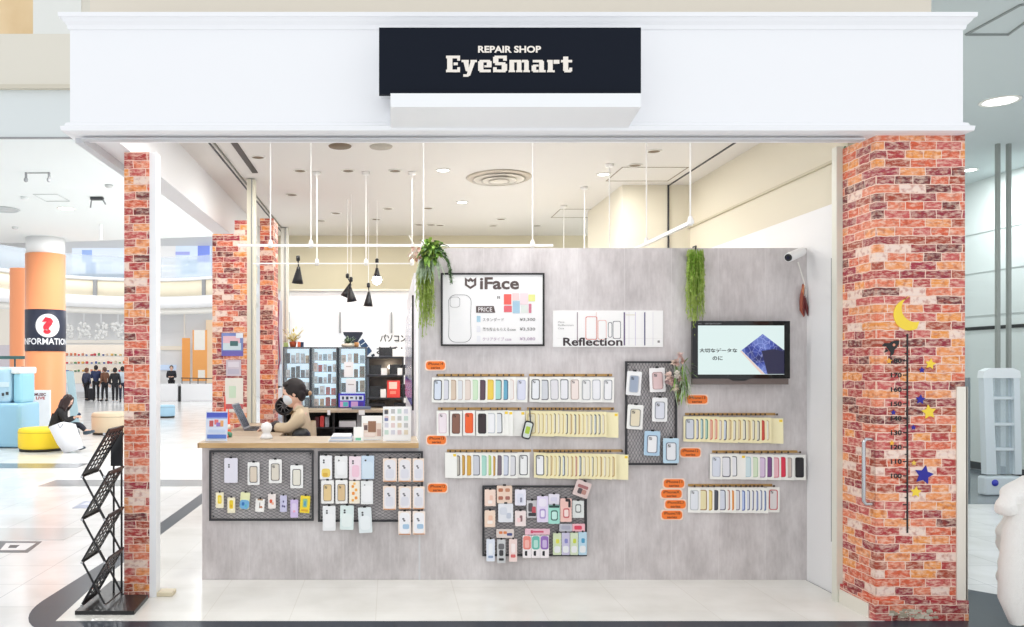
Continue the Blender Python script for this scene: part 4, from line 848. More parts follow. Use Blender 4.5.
# ================================================================ BACK OF SHOP
# lit cabinets
desk = thing('workbench', 'pale wood topped workbench with dark open shelves under the lit cabinets', 'workbench', (-.4, 11.6, 0))
zd = 1.146
MB().box(-1.5, .12, 11.1, 12.1, zd-.035, zd, WOODTOP).build('bench_top', desk)
MB().box(-1.48, .1, 12.0, 12.1, .003, zd-.036, BLACK).box(-1.48, -1.45, 11.15, 12.0, .003, zd-.036, BLACK).box(.07, .1, 11.15, 12.0, .003, zd-.036, BLACK).box(-.80, -.77, 11.15, 12.0, .003, zd-.036, BLACK).build('bench_body', desk)
for z in (.35, .62, .88): MB().box(-1.45, .07, 11.2, 12.0, z, z+.02, mat((44, 44, 48), .4)).build('shelf', desk)
Yc = 11.6; DK = mat((52, 62, 74), .4)
STUFF = [(226, 232, 240), (70, 74, 84), (214, 188, 150), (240, 242, 246), (200, 60, 60), (120, 128, 140), (170, 200, 220), (60, 90, 110), (240, 220, 210), (130, 110, 90), (250, 250, 250), (190, 60, 70)]
rows_ = {0: [[1, 0, 3, 0, 2], [3, 1, 1, 5, 3], [3, 6, 2, 8, 3], [0, 5, 3, 7]], 1: [[3, 0, 6, 3, 5], [8, 11, 3, 1, 10], [0, 5, 3, 5, 3], [7, 3, 4, 4], [8, 2, 4, 4]], 2: [[8, 3, 9, 6], [5, 3, 9, 9], [7, 3, 7, 2]]}
CN = ('left', 'middle', 'right')
def cname(c): return {0: 'pale blue grey', 1: 'black', 2: 'tan', 3: 'white', 4: 'red', 5: 'grey', 6: 'light blue', 7: 'dark teal', 8: 'pale pink', 9: 'brown', 10: 'bright white', 11: 'dark red'}[c]
for ci, (a, b, nsh) in enumerate(((283, 310.5, 4), (311, 337.5, 5), (338.5, 366.5, 4))):
    x0, x1 = fx(a, Yc), fx(b, Yc); z0, z1 = zd+.001, fz(347, Yc)
    t = thing('display_cabinet', 'lit dark framed glass cabinet, %s one of three on the workbench' % CN[ci], 'cabinet', ((x0+x1)/2, Yc, z0), 'lit display cabinets')
    m = MB(); w = .022
    m.box(x0, x0+w, Yc, Yc+.32, z0, z1, DK).box(x1-w, x1, Yc, Yc+.32, z0, z1, DK).box(x0+w, x1-w, Yc, Yc+.32, z1-w, z1, DK).box(x0+w, x1-w, Yc, Yc+.32, z0, z0+w, DK)
    m.build('cabinet_frame', t)
    MB().box(x0+w, x1-w, Yc+.31, Yc+.32, z0+w, z1-w, mat((214, 236, 248), .5, 0, .9)).build('lit_back_panel', t)
    zs = [z0+w+(z1-z0-2*w)*k/nsh for k in range(nsh)]
    for k in range(1, nsh): MB().box(x0+w, x1-w, Yc+.01, Yc+.31, zs[k]-.008, zs[k], mat((196, 216, 228), .2) if ci else mat((120, 140, 156), .2)).build('shelf', t)
    MB().box(x0+w*.4, x1-w*.4, Yc-.006, Yc-.001, z0+.004, z1-.004, mat((220, 235, 240), .03, 0, 0, .12)).build('glass_door', t)
    H = (z1-z0-2*w)/nsh
    for k, rw in enumerate(rows_[ci]):
        if k >= nsh: break
        sh = nsh-1-k; n_ = len(rw); cw = (x1-x0-2*w)/n_
        for j, cc_ in enumerate(rw):
            hh = H*random.uniform(.5, .8); ww = cw*random.uniform(.62, .82); xc = x0+w+cw*(j+.5); yy = Yc+.06+random.uniform(0, .06)
            o = MB().box(xc-ww/2, xc+ww/2, yy, yy+.1, zs[sh]+.0005, zs[sh]+hh, mat(STUFF[cc_], .5), bev=.005).box(xc-ww*.3, xc+ww*.3, yy-.001, yy, zs[sh]+hh*.3, zs[sh]+hh*.6, mat(tuple(int(v*.8+30) if v < 128 else int(v*.85) for v in STUFF[cc_]), .5)).build('boxed_accessory')
            tag(o, '%s boxed accessory, %s on the %s shelf of the %s lit cabinet' % (cname(cc_), ORD[j], ORD[k], CN[ci]), 'box', 'boxed accessories in the lit cabinets')
# white notices and blue strip sign on the right cabinet
def sheet(name, label, cat, a, b, c, d, Y, col, th=.01, grp=None, prints=(), emit=0):
    o = MB().box(fx(a, Y), fx(c, Y), Y, Y+th, fz(d, Y), fz(b, Y), mat(col, .4, 0, emit)).build(name); tag(o, label, cat, grp)
    if prints:
        m = MB()
        for i, (p0, q0, p1, q1, cl) in enumerate(prints): m.box(fx(p0, Y), fx(p1, Y), Y-.001-.0003*i, Y, fz(q1, Y), fz(q0, Y), mat(cl, .5))
        m.build('print', o)
    return o
sheet('notice_card', 'white notice card in front of the upper part of the right lit cabinet', 'card', 344, 362, 353.5, 377, 11.57, (248, 248, 250), prints=((346, 366, 351, 367, (200, 190, 190)),))
sheet('notice_card', 'white notice card in front of the lower part of the right lit cabinet', 'card', 346, 379, 356, 393, 11.57, (248, 248, 250), prints=((348, 384, 354, 385, (190, 180, 180)),))
o = sheet('strip_sign', 'blue bordered strip sign with dark pictograms below the right lit cabinet', 'sign', 338.5, 393.5, 365, 407.3, 11.5, (66, 62, 200), prints=((340, 395.5, 363.5, 400.5, (226, 236, 250)), (340, 401.5, 348.5, 407, (230, 160, 214)), (343, 402, 348, 406.5, (90, 190, 200)), (351, 401.5, 358, 407, (214, 170, 220)), (359, 402, 363, 406.5, (90, 60, 170)), (342, 396.5, 344, 399.5, (30, 50, 90)), (346, 396.5, 348.5, 399.5, (40, 60, 90)), (350, 397, 353, 398.5, (40, 40, 60)), (355.5, 396.5, 357, 399.5, (40, 60, 90)), (359, 396.5, 362, 399.5, (50, 60, 100))))
# laptop shelf
Yl = 11.6; x0, x1 = fx(366.8, Yl), .2
t = thing('laptop_shelf', 'black open shelf unit holding laptops between the cabinets and the partition', 'shelf', ((x0+x1)/2, Yl, zd))
SHB = mat((34, 36, 42), .4)
MB().box(x0, x0+.03, Yl, Yl+.4, zd+.001, fz(357, Yl), mat((90, 100, 112), .4)).box(x1-.02, x1, Yl, Yl+.4, zd+.001, fz(357, Yl), SHB).box(x0+.03, x1-.02, Yl+.38, Yl+.4, zd+.001, fz(358, Yl), mat((196, 184, 172), .5)).build('shelf_frame', t)
for py in (357.5, 376, 398.5): MB().box(x0, x1, Yl-.005, Yl+.38, fz(py+.9, Yl), fz(py-.9, Yl), SHB).build('shelf_board', t)
def laptop_back(a, b, c, d, label, base=True):
    o = thing('laptop', label, 'laptop', (fx((a+c)/2, Yl+.12), Yl+.12, fz(d, Yl)), 'laptops on the black shelf')
    y = Yl+.14; xx0, xx1, zz0, zz1 = fx(a, y), fx(c, y), fz(d, y), fz(b, y)
    Mr = Matrix.Translation((0, y, zz0)) @ Matrix.Rotation(math.radians(-8), 4, 'X') @ Matrix.Translation((0, -y, -zz0))
    MB().box(xx0, xx1, y, y+.012, zz0+.012, zz1, mat((16, 18, 26), .25), Mr).build('screen_lid', o)
    MB().box(xx0, xx1, y-.12, y+.012, zz0, zz0+.012, mat((90, 92, 100), .3)).build('keyboard_base', o)
laptop_back(368, 365, 381.5, 375.2, 'laptop with dark screen at the left of the second shelf')
laptop_back(389.5, 364.5, 405.5, 375.2, 'laptop with dark screen at the right of the second shelf')
laptop_back(368.5, 386, 383, 397.6, 'laptop with dark screen at the left of the third shelf')
laptop_back(399.5, 384, 410, 397.6, 'laptop with dark screen right of the red poster on the third shelf')
laptop_back(379, 347.3, 396, 356.7, 'laptop with dark screen standing on top of the black shelf unit')
GW = 'white price cards on the laptop shelves'
for a, b, c, d, lb in ((381, 368, 387, 375.2, 'white price card left of centre on the second shelf'), (397.5, 368, 402.6, 375.2, 'white price card at the right of the second shelf'), (380.5, 389, 386, 397.6, 'white price card left of the red poster'), (392.5, 349, 405.5, 356.7, 'wide white card on top of the black shelf unit')):
    sheet('price_card', lb, 'card', a, b, c, d, Yl+.01, (248, 247, 246), grp=GW)
sheet('red_leaflet', 'red and white leaflet standing on the third laptop shelf', 'leaflet', 387, 380.5, 400, 397.6, Yl+.005, (236, 74, 66), prints=((389, 382, 397, 389, (252, 214, 200)), (390, 391, 396, 394, (246, 150, 130))))
m = MB().ball(fp(390, 367, Yl+.3), .03, .03, .03, mat((255, 244, 226), .5, 0, 8)); tag(m.build('shelf_lamp'), 'small warm glowing lamp at the middle of the second laptop shelf', 'lamp')
for a, c, lb in ((369, 385, 'dark folded device at the left of the lowest laptop shelf'), (394, 409, 'dark folded device at the right of the lowest laptop shelf')): tag(MB().box(fx(a, Yl), fx(c, Yl), Yl+.02, Yl+.3, fz(406.5, Yl), fz(403.5, Yl), SHB, bev=.006).build('folded_laptop'), lb, 'laptop')
tag(MB().box(fx(352, 11.35), fx(371, 11.35), 11.2, 11.45, zd+.001, zd+.035, mat((110, 124, 150), .3), bev=.008).build('folded_laptop'), 'grey blue closed laptop lying in front of the strip sign', 'laptop')
# goods under the bench
for i, (a, b, c, d, cl, nm) in enumerate(((315, 418, 319, 428, (80, 30, 40), 'dark red'), (320, 417, 324, 428, (200, 60, 60), 'red'), (325, 418, 329, 428, (150, 150, 160), 'silver'), (339, 417, 356, 423, (214, 214, 218), 'light grey'), (357, 417, 361, 430, (150, 152, 156), 'mid grey'), (328, 411.5, 331, 416, (240, 240, 244), 'white'), (359, 409.8, 365, 414, (240, 240, 240), 'bright white'))):
    Yg = 11.22; zb_ = .9005 if b >= 417 else zd-.07; tag(MB().box(fx(a, Yg), fx(c, Yg), Yg if b >= 417 else 11.09, Yg+.2 if b >= 417 else 11.098, zb_, zb_+(d-b)*Yg/F if b >= 417 else zd-.002, mat(cl, .5), bev=.002).build('storage_item'), '%s item on the dark shelves of the workbench' % nm, 'storage item', 'items by the workbench shelves')
# wall graphics and text
yw = 12.24; m = MB()
DKT = mat((34, 34, 38), .5)
lettering(m, 'パソコンの', fx(380, yw), fx(413, yw), fz(341.8, yw), fz(334.5, yw), yw, DKT, .02)
lettering(m, 'お任せ', fx(376.5, yw), fx(409, yw), fz(354.5, yw), fz(346.5, yw), yw, DKT, .02)
m.build('x'); o = bpy.data.objects['x']; o.name = 'wall_lettering'; WORLD[o.name] = WORLD['x']; tag(o, 'black Japanese lettering on the white back wall above the laptop shelf', 'lettering')
m = MB(); PTS = lambda L: [(fx(a, yw), fz(b, yw)) for a, b in L]
m.prism(PTS([(343, 332), (344, 335), (353, 343), (357, 343), (363, 333), (362, 332)])[::-1][::-1], yw-.003, yw+.005, mat((34, 38, 54), .5))
m.prism(PTS([(358.5, 341.5), (366, 357), (372, 351), (363, 338.5)]), yw-.003, yw+.005, mat((44, 70, 104), .5))
for a, b in (((361, 345), (366, 341.5)), ((364, 350), (369, 346))): m.tube([fp(a[0], a[1], yw-.006), fp(b[0], b[1], yw-.006)], .006, mat((236, 238, 242), .5), 5)
m.prism(PTS([(371, 355), (372, 357), (375, 355.5), (374, 353.5)]), yw-.003, yw+.005, mat((40, 50, 60), .5))
tag(m.build('wall_decal'), 'dark angular laptop shaped decal on the white back wall behind the succulent', 'decal')
# left interior clutter
t = thing('equipment_rack', 'pale equipment rack with white boxes and black cables beside the narrow brick pillar', 'rack', (fx(276, 10.3), 10.3, 0))
Ye = 10.4; m = MB(); m.box(fx(269, Ye), fx(281, Ye), Ye+.1, Ye+.14, .003, fz(300, Ye), mat((214, 218, 226), .4))
m.build('back_panel', t)
for i, (a, b, c, d, cl) in enumerate(((270, 312, 275, 345, (226, 222, 232)), (270, 346, 277, 362, (60, 84, 92)), (270, 364, 281, 386, (206, 222, 236)), (271, 388, 281, 400, (236, 240, 244)), (271, 402, 281, 418, (190, 208, 226)))):
    MB().box(fx(a, Ye), fx(c, Ye), Ye-.04, Ye+.1, fz(d, Ye), fz(b, Ye), mat(cl, .4), bev=.01).build('equipment_box', t)
m = MB(); m.tube([fp(273, 318, Ye-.06), fp(270.5, 335, Ye-.07), fp(272, 350, Ye-.06), fp(270, 370, Ye-.07), fp(275, 385, Ye-.06)], .01, BLACK, 6); m.tube([fp(279, 300, Ye-.0), fp(278, 330, Ye-.03), fp(280, 360, Ye-.05), fp(276, 378, Ye-.06)], .009, mat((150, 60, 90), .5), 6); m.build('cable', t)
MB().box(fx(270, Ye), fx(279, Ye), Ye-.05, Ye+.1, fz(388, Ye), fz(385.5, Ye), BLACK).build('black_shelf', t)
t = thing('desk_fan', 'round black fan like device between the equipment rack and the employee', 'fan', fp(284.5, 420, 9.4))
m = MB(); Mf = Matrix.Translation(fp(284.5, 406, 9.4)) @ Matrix.Rotation(math.radians(90), 4, 'X') @ Matrix.Rotation(math.radians(-15), 4, 'X')
m.lathe([(.10, -.04), (.115, 0), (.10, .04), (.085, .03), (.09, 0), (.085, -.03), (.10, -.04)], (0, 0, 0), BLACK, 24, Mf)
for k in range(10):
    a_ = k*math.pi/5; m.tube([Mf @ Vector((.02*math.cos(a_), .02*math.sin(a_), .035)), Mf @ Vector((.1*math.cos(a_+.5), .1*math.sin(a_+.5), .02))], .003, GREY, 5)
m.build('grille', t)
m = MB().lathe([(.03, -.03), (.035, 0), (.03, .03)], (0, 0, 0), DGREY, 16, Mf); m.build('hub', t)
pp = fp(284.5, 406, 9.4); MB().tube([pp+Vector((0, .03, -.1)), pp+Vector((0, .06, -.3)), Vector((pp.x, pp.y+.06, .03))], .016, BLACK, 8).lathe([(.14, .003), (.13, .03), (.02, .04)], (pp.x, pp.y+.06, 0), BLACK, 20).build('stand', t)

# posters on brick pillar
Yp = 8.84
def tear(): pass
sheet('pillar_poster', 'blue and pink poster with pictures taped on the wide brick pillar', 'poster', 221.5, 333, 243, 356, Yp, (120, 140, 196), prints=((223, 336, 240, 343, (232, 190, 200)), (223, 343, 241, 350, (206, 222, 226)), (230, 341, 238, 346, (70, 110, 110)), (222, 351, 243, 356, (110, 100, 180)), (236, 333, 243, 338, (230, 236, 244))))
sheet('pillar_poster', 'small grey poster below the blue one on the brick pillar', 'poster', 226, 360, 241, 376, Yp, (206, 196, 206), prints=((228, 362, 239, 367, (222, 216, 224)), (228, 369, 239, 374, (190, 184, 200))))
sheet('pillar_poster', 'large pale greenish white sheet low on the brick pillar behind the laptop', 'poster', 225, 378, 243, 412, Yp, (236, 232, 222), prints=((229, 386, 236, 398, (206, 226, 200)), (226, 404, 243, 409, (196, 90, 90))))

# counter objects
zt = 1.13
def stand_up(name, label, cat, a, b, c, d, Y, col, prints=(), lean=6, th=.012):
    p = Vector((fx((a+c)/2, Y), Y, zt+.001)); o = thing(name, label, cat, p)
    w = (c-a)*Y/F; h = (d-b)*Y/F
    M = Matrix.Translation(p) @ Matrix.Rotation(math.radians(-lean), 4, 'X')
    MB().box(-w/2, w/2, 0, th, 0, h, mat(col, .35), M).build('board', o)
    MB().box(-w*.4, w*.4, .0, .07, 0, .008, mat((236, 240, 244), .2), Matrix.Translation(p)).build('foot', o)
    if prints:
        m = MB()
        for i, (p0, q0, p1, q1, cl) in enumerate(prints): m.box(-w/2+(p0-a)*Y/F, -w/2+(p1-a)*Y/F, -.0012-.0003*i, 0, (d-q1)*Y/F, (d-q0)*Y/F, mat(cl, .5), M)
        m.build('print', o)
    return o
stand_up('flyer_holder', 'blue and white flyer in a stand at the left end of the counter', 'flyer', 205.5, 409, 227, 438.5, 6.72, (214, 226, 244),
    ((206, 410, 227, 414.5, (74, 90, 190)), (206, 414.5, 227, 416, (130, 150, 220)), (209, 418, 213, 424, (190, 90, 90)), (214, 417, 218, 422, (226, 120, 120)), (216, 420, 221, 424, (150, 120, 190)), (220, 418, 223, 424, (230, 170, 110)), (207, 432, 226, 436, (90, 124, 206)), (208, 427, 225, 430, (196, 214, 240))))
for px, b, d, Y, cl, lb in ((225, 396, 436, 7.0, (226, 70, 44), 'tall slim orange red cone behind the flyer'), (228.5, 409, 430, 7.35, (236, 84, 50), 'shorter orange red cone with white band beside the flyer')):
    q = Vector((fx(px, Y), Y, zt+.001)); h = fz(b, Y)-zt; m = MB().lathe([(.03, 0), (.03, .02), (.022, .03), (.003, h)], q, mat(cl, .5), 16)
    m.lathe([(.0205, .05), (.0165, h*.4)], q, mat((244, 236, 226), .5), 16)
    o = m.build('table_cone'); tag(o, lb, 'cone')
q = Vector((fx(228.5, 7.1), 7.1, zt+.001)); tag(MB().lathe([(.03, 0), (.034, .03), (.02, .045), (.001, .05)], q, mat((80, 150, 120), .5), 14).build('small_pot'), 'small green pot at the foot of the orange red cones', 'pot')
# laptop in use
Lp = Vector((-1.3, 7.95, zt+.001)); t = thing('open_laptop', 'open grey laptop in use by the employee at the counter', 'laptop', Lp)
MB().box(-1.42, -1.17, 7.78, 8.12, zt+.001, zt+.018, mat((96, 98, 104), .3), bev=.004).build('keyboard_base', t)
kk = MB()
for i in range(5):
    for j in range(11): kk.box(-1.40+i*.028, -1.378+i*.028, 7.80+j*.028, 7.822+j*.028, zt+.0185, zt+.021, mat((40, 42, 46), .4))
kk.build('keys', t)
hx, hz = -1.42, zt+.018; dx, dz = fx(235.5, 7.95)-hx, fz(403.5, 7.95)-hz; L = math.hypot(dx, dz); ang = math.atan2(dx, dz)
M = Matrix.Translation((hx, 7.95, hz)) @ Matrix.Rotation(ang, 4, 'Y')
MB().box(-.008, .002, -.17, .17, 0, L, mat((150, 152, 160), .3, .3), M).build('lid', t); MB().box(.0021, .003, -.16, .16, .012, L-.012, mat((60, 66, 80), .2), M).build('screen', t)
q = Vector((fx(266.5, 6.95), 6.95, zt+.001)); tag(MB().lathe([(.05, 0), (.055, .01), (.045, .03), (.03, .05), (.043, .07), (.05, .1), (.04, .13), (.001, .145)], q, mat((246, 246, 246), .4), 20).build('white_figurine'), 'small white rounded figurine on the counter in front of the employee', 'figurine')
for i, (cl, dz) in enumerate((((214, 222, 236), 0), ((236, 238, 242), .012), ((190, 206, 230), .024), ((240, 242, 246), .036))):
    tag(MB().box(fx(330+i, 6.85), fx(353-i*.5, 6.85), 6.68, 6.95, zt+.001+dz, zt+.0125+dz, mat(cl, .5), Matrix.Rotation(0, 4, 'Z')).build('paper_stack'), '%s sheaf, %s from the bottom of the papers stacked on the counter' % (('pale blue', 'white', 'light blue', 'bright white')[i], ORD[i]), 'papers', 'papers stacked on the counter')
stand_up('small_card_stand', 'small white card with a green mark standing on the counter', 'card', 353.5, 427.5, 363.5, 442, 6.7, (250, 250, 248), ((355.5, 438.5, 361, 441, (130, 206, 170)),))
stand_up('leaflet_stand', 'white leaflet with a brown interior picture standing on the counter', 'leaflet', 361.5, 416.5, 382.5, 441, 6.8, (248, 246, 242), ((363, 424, 381, 437, (232, 216, 204)), (368, 422, 376, 433, (150, 110, 86)), (364, 426, 367.5, 431, (110, 90, 90)), (377, 430, 381, 437, (200, 170, 160)), (364, 434, 375, 438, (240, 226, 220))))
stand_up('leaflet_stand', 'large white leaflet with a grid of small pictures at the right end of the counter', 'leaflet', 383, 408.5, 411, 443, 6.72, (250, 250, 250),
    [(384.5+i*6.5, 411+j*7, 388.5+i*6.5, 415.5+j*7, ((226, 214, 190), (214, 214, 224), (196, 196, 196), (226, 206, 206), (200, 220, 210))[(i*2+j*3) % 5]) for i in range(4) for j in range(4)] + [(384.5, 412, 388, 416, (90, 90, 96)), (384.5, 420, 388, 423, (120, 130, 170))])

# ================================================================ PLANTS
G1 = foliage_mat('leaf_green', (96, 140, 50), (140, 178, 76)); G2m = foliage_mat('leaf_deep', (60, 96, 50), (96, 130, 76)); G3 = foliage_mat('moss_lime', (148, 176, 70), (184, 204, 110)); G4 = foliage_mat('leaf_grey_green', (150, 170, 140), (190, 206, 176))
def leaf(m, p, d, L, w, mt, droop=.3):
    d = Vector(d).normalized(); sd = d.cross(Vector((0, 0, 1))); sd = sd.normalized() if sd.length > .01 else Vector((1, 0, 0))
    P = [p+d*L*t_+Vector((0, 0, -droop*L*t_*t_)) for t_ in (0, .35, .7, 1)]; W = [.1*w, w, .75*w, .02*w]
    vs = []; up = sd.cross(d).normalized()
    for q, ww in zip(P, W): vs += [q-sd*ww/2, q-up*ww*.12, q+sd*ww/2]
    fs = []
    for i in range(3): fs += [(i*3, i*3+1, i*3+4, i*3+3), (i*3+1, i*3+2, i*3+5, i*3+4)]
    m.add(vs, fs, mt, True)
def rv(): return Vector((random.uniform(-1, 1), random.uniform(-1, 1), random.uniform(-1, 1)))
random.seed(11)
Y = YW-.12
def strands(m, px0, px1, pytop, pybot, cnt, mt, Yy, tuft=True):
    for i in range(cnt):
        u = random.random(); px = px0+(px1-px0)*u; pb = pytop+(pybot-pytop)*random.uniform(.45, 1)*(1-.25*abs(u-.5)*2)
        q = fp(px, pytop+random.uniform(0, 6), Yy+random.uniform(-.04, .04)); e = fp(px+random.uniform(-2.5, 2.5), pb, Yy+random.uniform(-.04, .04))
        K_ = 7; pts = [q.lerp(e, t_/K_)+Vector((random.uniform(-.008, .008), random.uniform(-.008, .008), 0)) for t_ in range(K_+1)]
        m.tube(pts, .0025, mt, 3, False)
        for a_ in pts[1:]:
            for _ in range(3): leaf(m, a_, rv()+Vector((0, 0, -.8)), random.uniform(.018, .035), .006, mt, .2)
t = thing('hanging_plant', 'trailing green plant with long grassy strands at the top left corner of the grey wall', 'plant', fp(432, 338, Y))
m = MB(); strands(m, 417.5, 433, 262, 340, 75, G3, Y); m.build('trailing_strands', t)
m = MB()
for i in range(150):
    c_ = fp(random.uniform(424, 440), random.uniform(243, 256), Y+random.uniform(-.08, .06)); leaf(m, c_, rv()+Vector((0, -.4, .1)), random.uniform(.06, .12), .035, random.choice([G1, G1, G3, G2m]), .5)
m.build('leaf_cluster', t)
m = MB()
for i in range(26): leaf(m, fp(random.uniform(422, 438), random.uniform(256, 262), Y-.04), Vector((random.uniform(-.7, .6), -.3, -1)), random.uniform(.12, .2), .022, G4, .2)
m.build('pale_blades', t)
m = MB()
for k in range(7):
    P = [fp(438+k*1.2, 246+k, Y), fp(445+k*.8, 252+k*2, Y-.02), fp(449+k*.4, 264+k*2.2, Y-.02), fp(450+k*.4, 272+k*2, Y-.01)]
    m.tube(P, .003, G2m, 4, False)
    for j in range(3):
        for s in range(7): leaf(m, P[j].lerp(P[j+1], s/7), rv()+Vector((0, 0, -.5)), .03, .014, random.choice([G2m, G4]), .2)
m.build('small_leaf_sprays', t)
m = MB()
for i in range(40): leaf(m, fp(random.uniform(411, 420), random.uniform(246, 258), Y-.02+random.uniform(-.04, .04)), rv(), random.uniform(.03, .05), .03, mat(random.choice([(226, 190, 176), (240, 226, 214), (206, 160, 140)]), .6), .2)
m.build('dried_flowers', t)
MB().tube([fp(418, 252, Y), fp(413, 243, Y), fp(408.5, 235, Y)], .005, mat((244, 240, 230), .5), 5).tube([fp(432, 246, Y), fp(437, 241, Y-.02), fp(443, 243, Y)], .006, G1, 5).build('stems', t)
MB().tube([fp(430, 250, Y), fp(430, 247, YW-.02), Vector((fx(430, Y), YW+.04, 2.745))], .006, BLACK, 5).build('hook', t)
t = thing('hanging_plant', 'narrow curtain of lime green moss strands hanging left of the screen', 'plant', fp(695, 330, YW-.06))
m = MB(); strands(m, 687.5, 703.5, 249, 334, 90, G3, YW-.06); strands(m, 690, 702, 249, 300, 60, foliage_mat('moss_deep', (120, 166, 50), (150, 190, 70)), YW-.06); m.build('trailing_strands', t)
MB().tube([fp(695, 252, YW-.06), Vector((fx(695, YW), YW-.02, 2.745)), Vector((fx(695, YW), YW+.04, 2.745))], .008, BLACK, 5).build('hook', t)
t = thing('dried_flower_bouquet', 'bouquet of dried pink and cream flowers beside the tall mesh panel', 'flowers', fp(679, 405, YW-.08))
Yb = YW-.1
m = MB()
for i in range(120): leaf(m, fp(random.uniform(674, 688), random.uniform(362, 394), Yb+random.uniform(-.03, .03)), Vector((random.uniform(-.3, .7), -.2, random.uniform(-1.2, .4))), random.uniform(.06, .13), .012, random.choice([G4, G4, G1]), .3)
m.build('greenery', t)
m = MB()
for i in range(24): a_ = fp(random.uniform(674, 683), random.uniform(360, 384), Yb); m.tube([a_, fp(679+random.uniform(-2, 2), 396+random.uniform(-4, 10), Yb+.02)], .0025, mat((120, 104, 66), .6), 4, False)
m.build('stems', t)
for px, py, r, cl in ((680.5, 355, .03, (232, 206, 200)), (677, 362, .028, (226, 200, 190)), (683, 361, .022, (222, 190, 180)), (669, 376, .036, (236, 214, 204)), (671, 381, .03, (226, 196, 190)), (677, 374, .03, (240, 232, 224)), (680, 378, .026, (214, 190, 180)), (675, 387, .03, (238, 226, 210)), (667, 381, .02, (214, 186, 186)), (673, 362.5, .022, (238, 220, 206))):
    m = MB(); c_ = fp(px, py, Yb-.03); r *= 1.35
    for k in range(26): d_ = rv().normalized(); leaf(m, c_, d_, r, r*.7, mat(cl, .7), .1)
    m.ball(c_, r*.35, r*.35, r*.35, mat(tuple(int(v*.85) for v in cl), .7), n=8); m.build('flower', t)
# plants on cabinets
ztop = fz(347, 11.6)+.001
t = thing('dried_flower_pot', 'pot of pale yellow dried flowers on the left lit cabinet', 'flowers', (fx(293, 11.7), 11.7, ztop))
MB().lathe([(.04, 0), (.055, .07), (.05, .08), (.045, .07)], (fx(293, 11.7), 11.7, ztop), mat((190, 90, 56), .6), 16).build('pot', t)
m = MB()
for i in range(110):
    d_ = Vector((random.uniform(-1, 1), random.uniform(-.6, .6), random.uniform(.1, 1.4))); leaf(m, Vector((fx(293, 11.7), 11.7, ztop+.07))+d_*random.uniform(0, .15), d_, .08, .03, mat(random.choice([(236, 232, 190), (220, 206, 120), (190, 170, 60), (244, 240, 226)]), .6), .2)
m.build('dried_flowers', t)
for px, w, h, cl, lb in ((299.2, 3, 5, (226, 110, 70), 'small orange box beside the dried flowers on the left cabinet'), (302.2, 2.6, 5, (40, 50, 80), 'small navy box at the end of the left cabinet top'), (286, 4, 4.5, (170, 190, 120), 'small green box at the left end of the left cabinet top')):
    u = 11.65/F; tag(MB().box(fx(px-w/2, 11.65), fx(px+w/2, 11.65), 11.62, 11.7, ztop, ztop+h*u, mat(cl, .5), bev=.004).build('small_box'), lb, 'box')
t = thing('succulent_pot', 'grey green succulent in a pot on the right lit cabinet', 'plant', (fx(349, 11.7), 11.7, ztop))
MB().lathe([(.09, 0), (.1, .04), (.09, .05), (.001, .045)], (fx(348, 11.7), 11.7, ztop), mat((214, 206, 190), .6), 18).build('pot', t)
m = MB()
for i in range(120):
    d_ = Vector((random.uniform(-1, 1), random.uniform(-.7, .7), random.uniform(0, 1))); leaf(m, Vector((fx(348.5, 11.7), 11.7, ztop+.05))+d_*random.uniform(0, .09), d_, .06, .03, random.choice([G4, G2m, mat((90, 110, 96), .6)]), .3)
m.build('leaves', t)
q = Vector((fx(356.5, 11.7), 11.7, ztop)); tag(MB().lathe([(.03, 0), (.036, .06), (.03, .07), (.001, .065)], q, mat((206, 150, 96), .6), 14).build('small_pot'), 'small tan pot right of the succulent', 'pot')

# ================================================================ HEIGHT CHART ON THE BRICK COLUMN
yk = YF-.003
t = thing('height_chart', 'black height chart ruler decal with numbers on the right brick column', 'height chart', (fx(907.5, yk), YF, fz(533, yk)))
m = MB(); xk = fx(907.5, yk)
m.box(xk-.006, xk+.006, yk, YF-.0005, fz(533, yk), fz(334, yk), BLACK)
for k in range(13):
    z = .7+.1*k+.0; 
    m.box(xk-.03, xk-.006, yk, YF-.0005, z-.004, z+.004, BLACK); 
    if k < 12: m.box(xk-.018, xk-.006, yk, YF-.0005, z+.046, z+.053, BLACK)
    if 3 <= k <= 11: lettering(m, str(int(round(z*100))), xk-.115, xk-.04, z-.017, z+.017, yk-.0005, BLACK, .03)
m.build('ruler', t)
def deco(name, label, pts, col, Yy=None):
    Yy = yk; m = MB().prism([(fx(a, Yy), fz(b, Yy)) for a, b in pts], Yy-.001, YF-.0006, mat(col, .5)); o = m.build(name); tag(o, label, 'decal', 'column wall stickers'); return o
YEL = (246, 214, 64); BLU = (34, 32, 150)
mo = []
for i in range(13): a_ = math.radians(-108+i*(214)/12); mo.append((908-14.5+14.5*math.cos(a_+math.pi)*1.0+0, 0))
moon = []
oc = (909.5, 314.5); 
for i in range(15):
    a_ = math.radians(62+i*(196)/14); moon.append((oc[0]+16.0*math.cos(a_), oc[1]+16.0*math.sin(a_)))
ic = (915.5, 308.5)
for i in range(15):
    a_ = math.radians(258-12-i*(172)/14); moon.append((ic[0]+15*math.cos(a_)*.93, ic[1]+14.6*math.sin(a_)*.93))
m = MB()
n2 = 15
for i in range(14):
    q = [moon[i], moon[i+1], moon[29-i-1], moon[29-i]]; m.prism([(fx(a, yk), fz(b, yk)) for a, b in q], yk-.001, YF-.0006, mat(YEL, .5))
tag(m.build('moon_sticker'), 'yellow crescent moon sticker at the top of the height chart', 'sticker', 'column wall stickers')
m = MB()
rk = [(899, 341), (897, 345.5), (893.5, 350), (890, 350), (888, 354.5), (886, 352), (882, 351.5), (885, 348.5), (884, 345.5), (888, 345), (892, 341.5)]
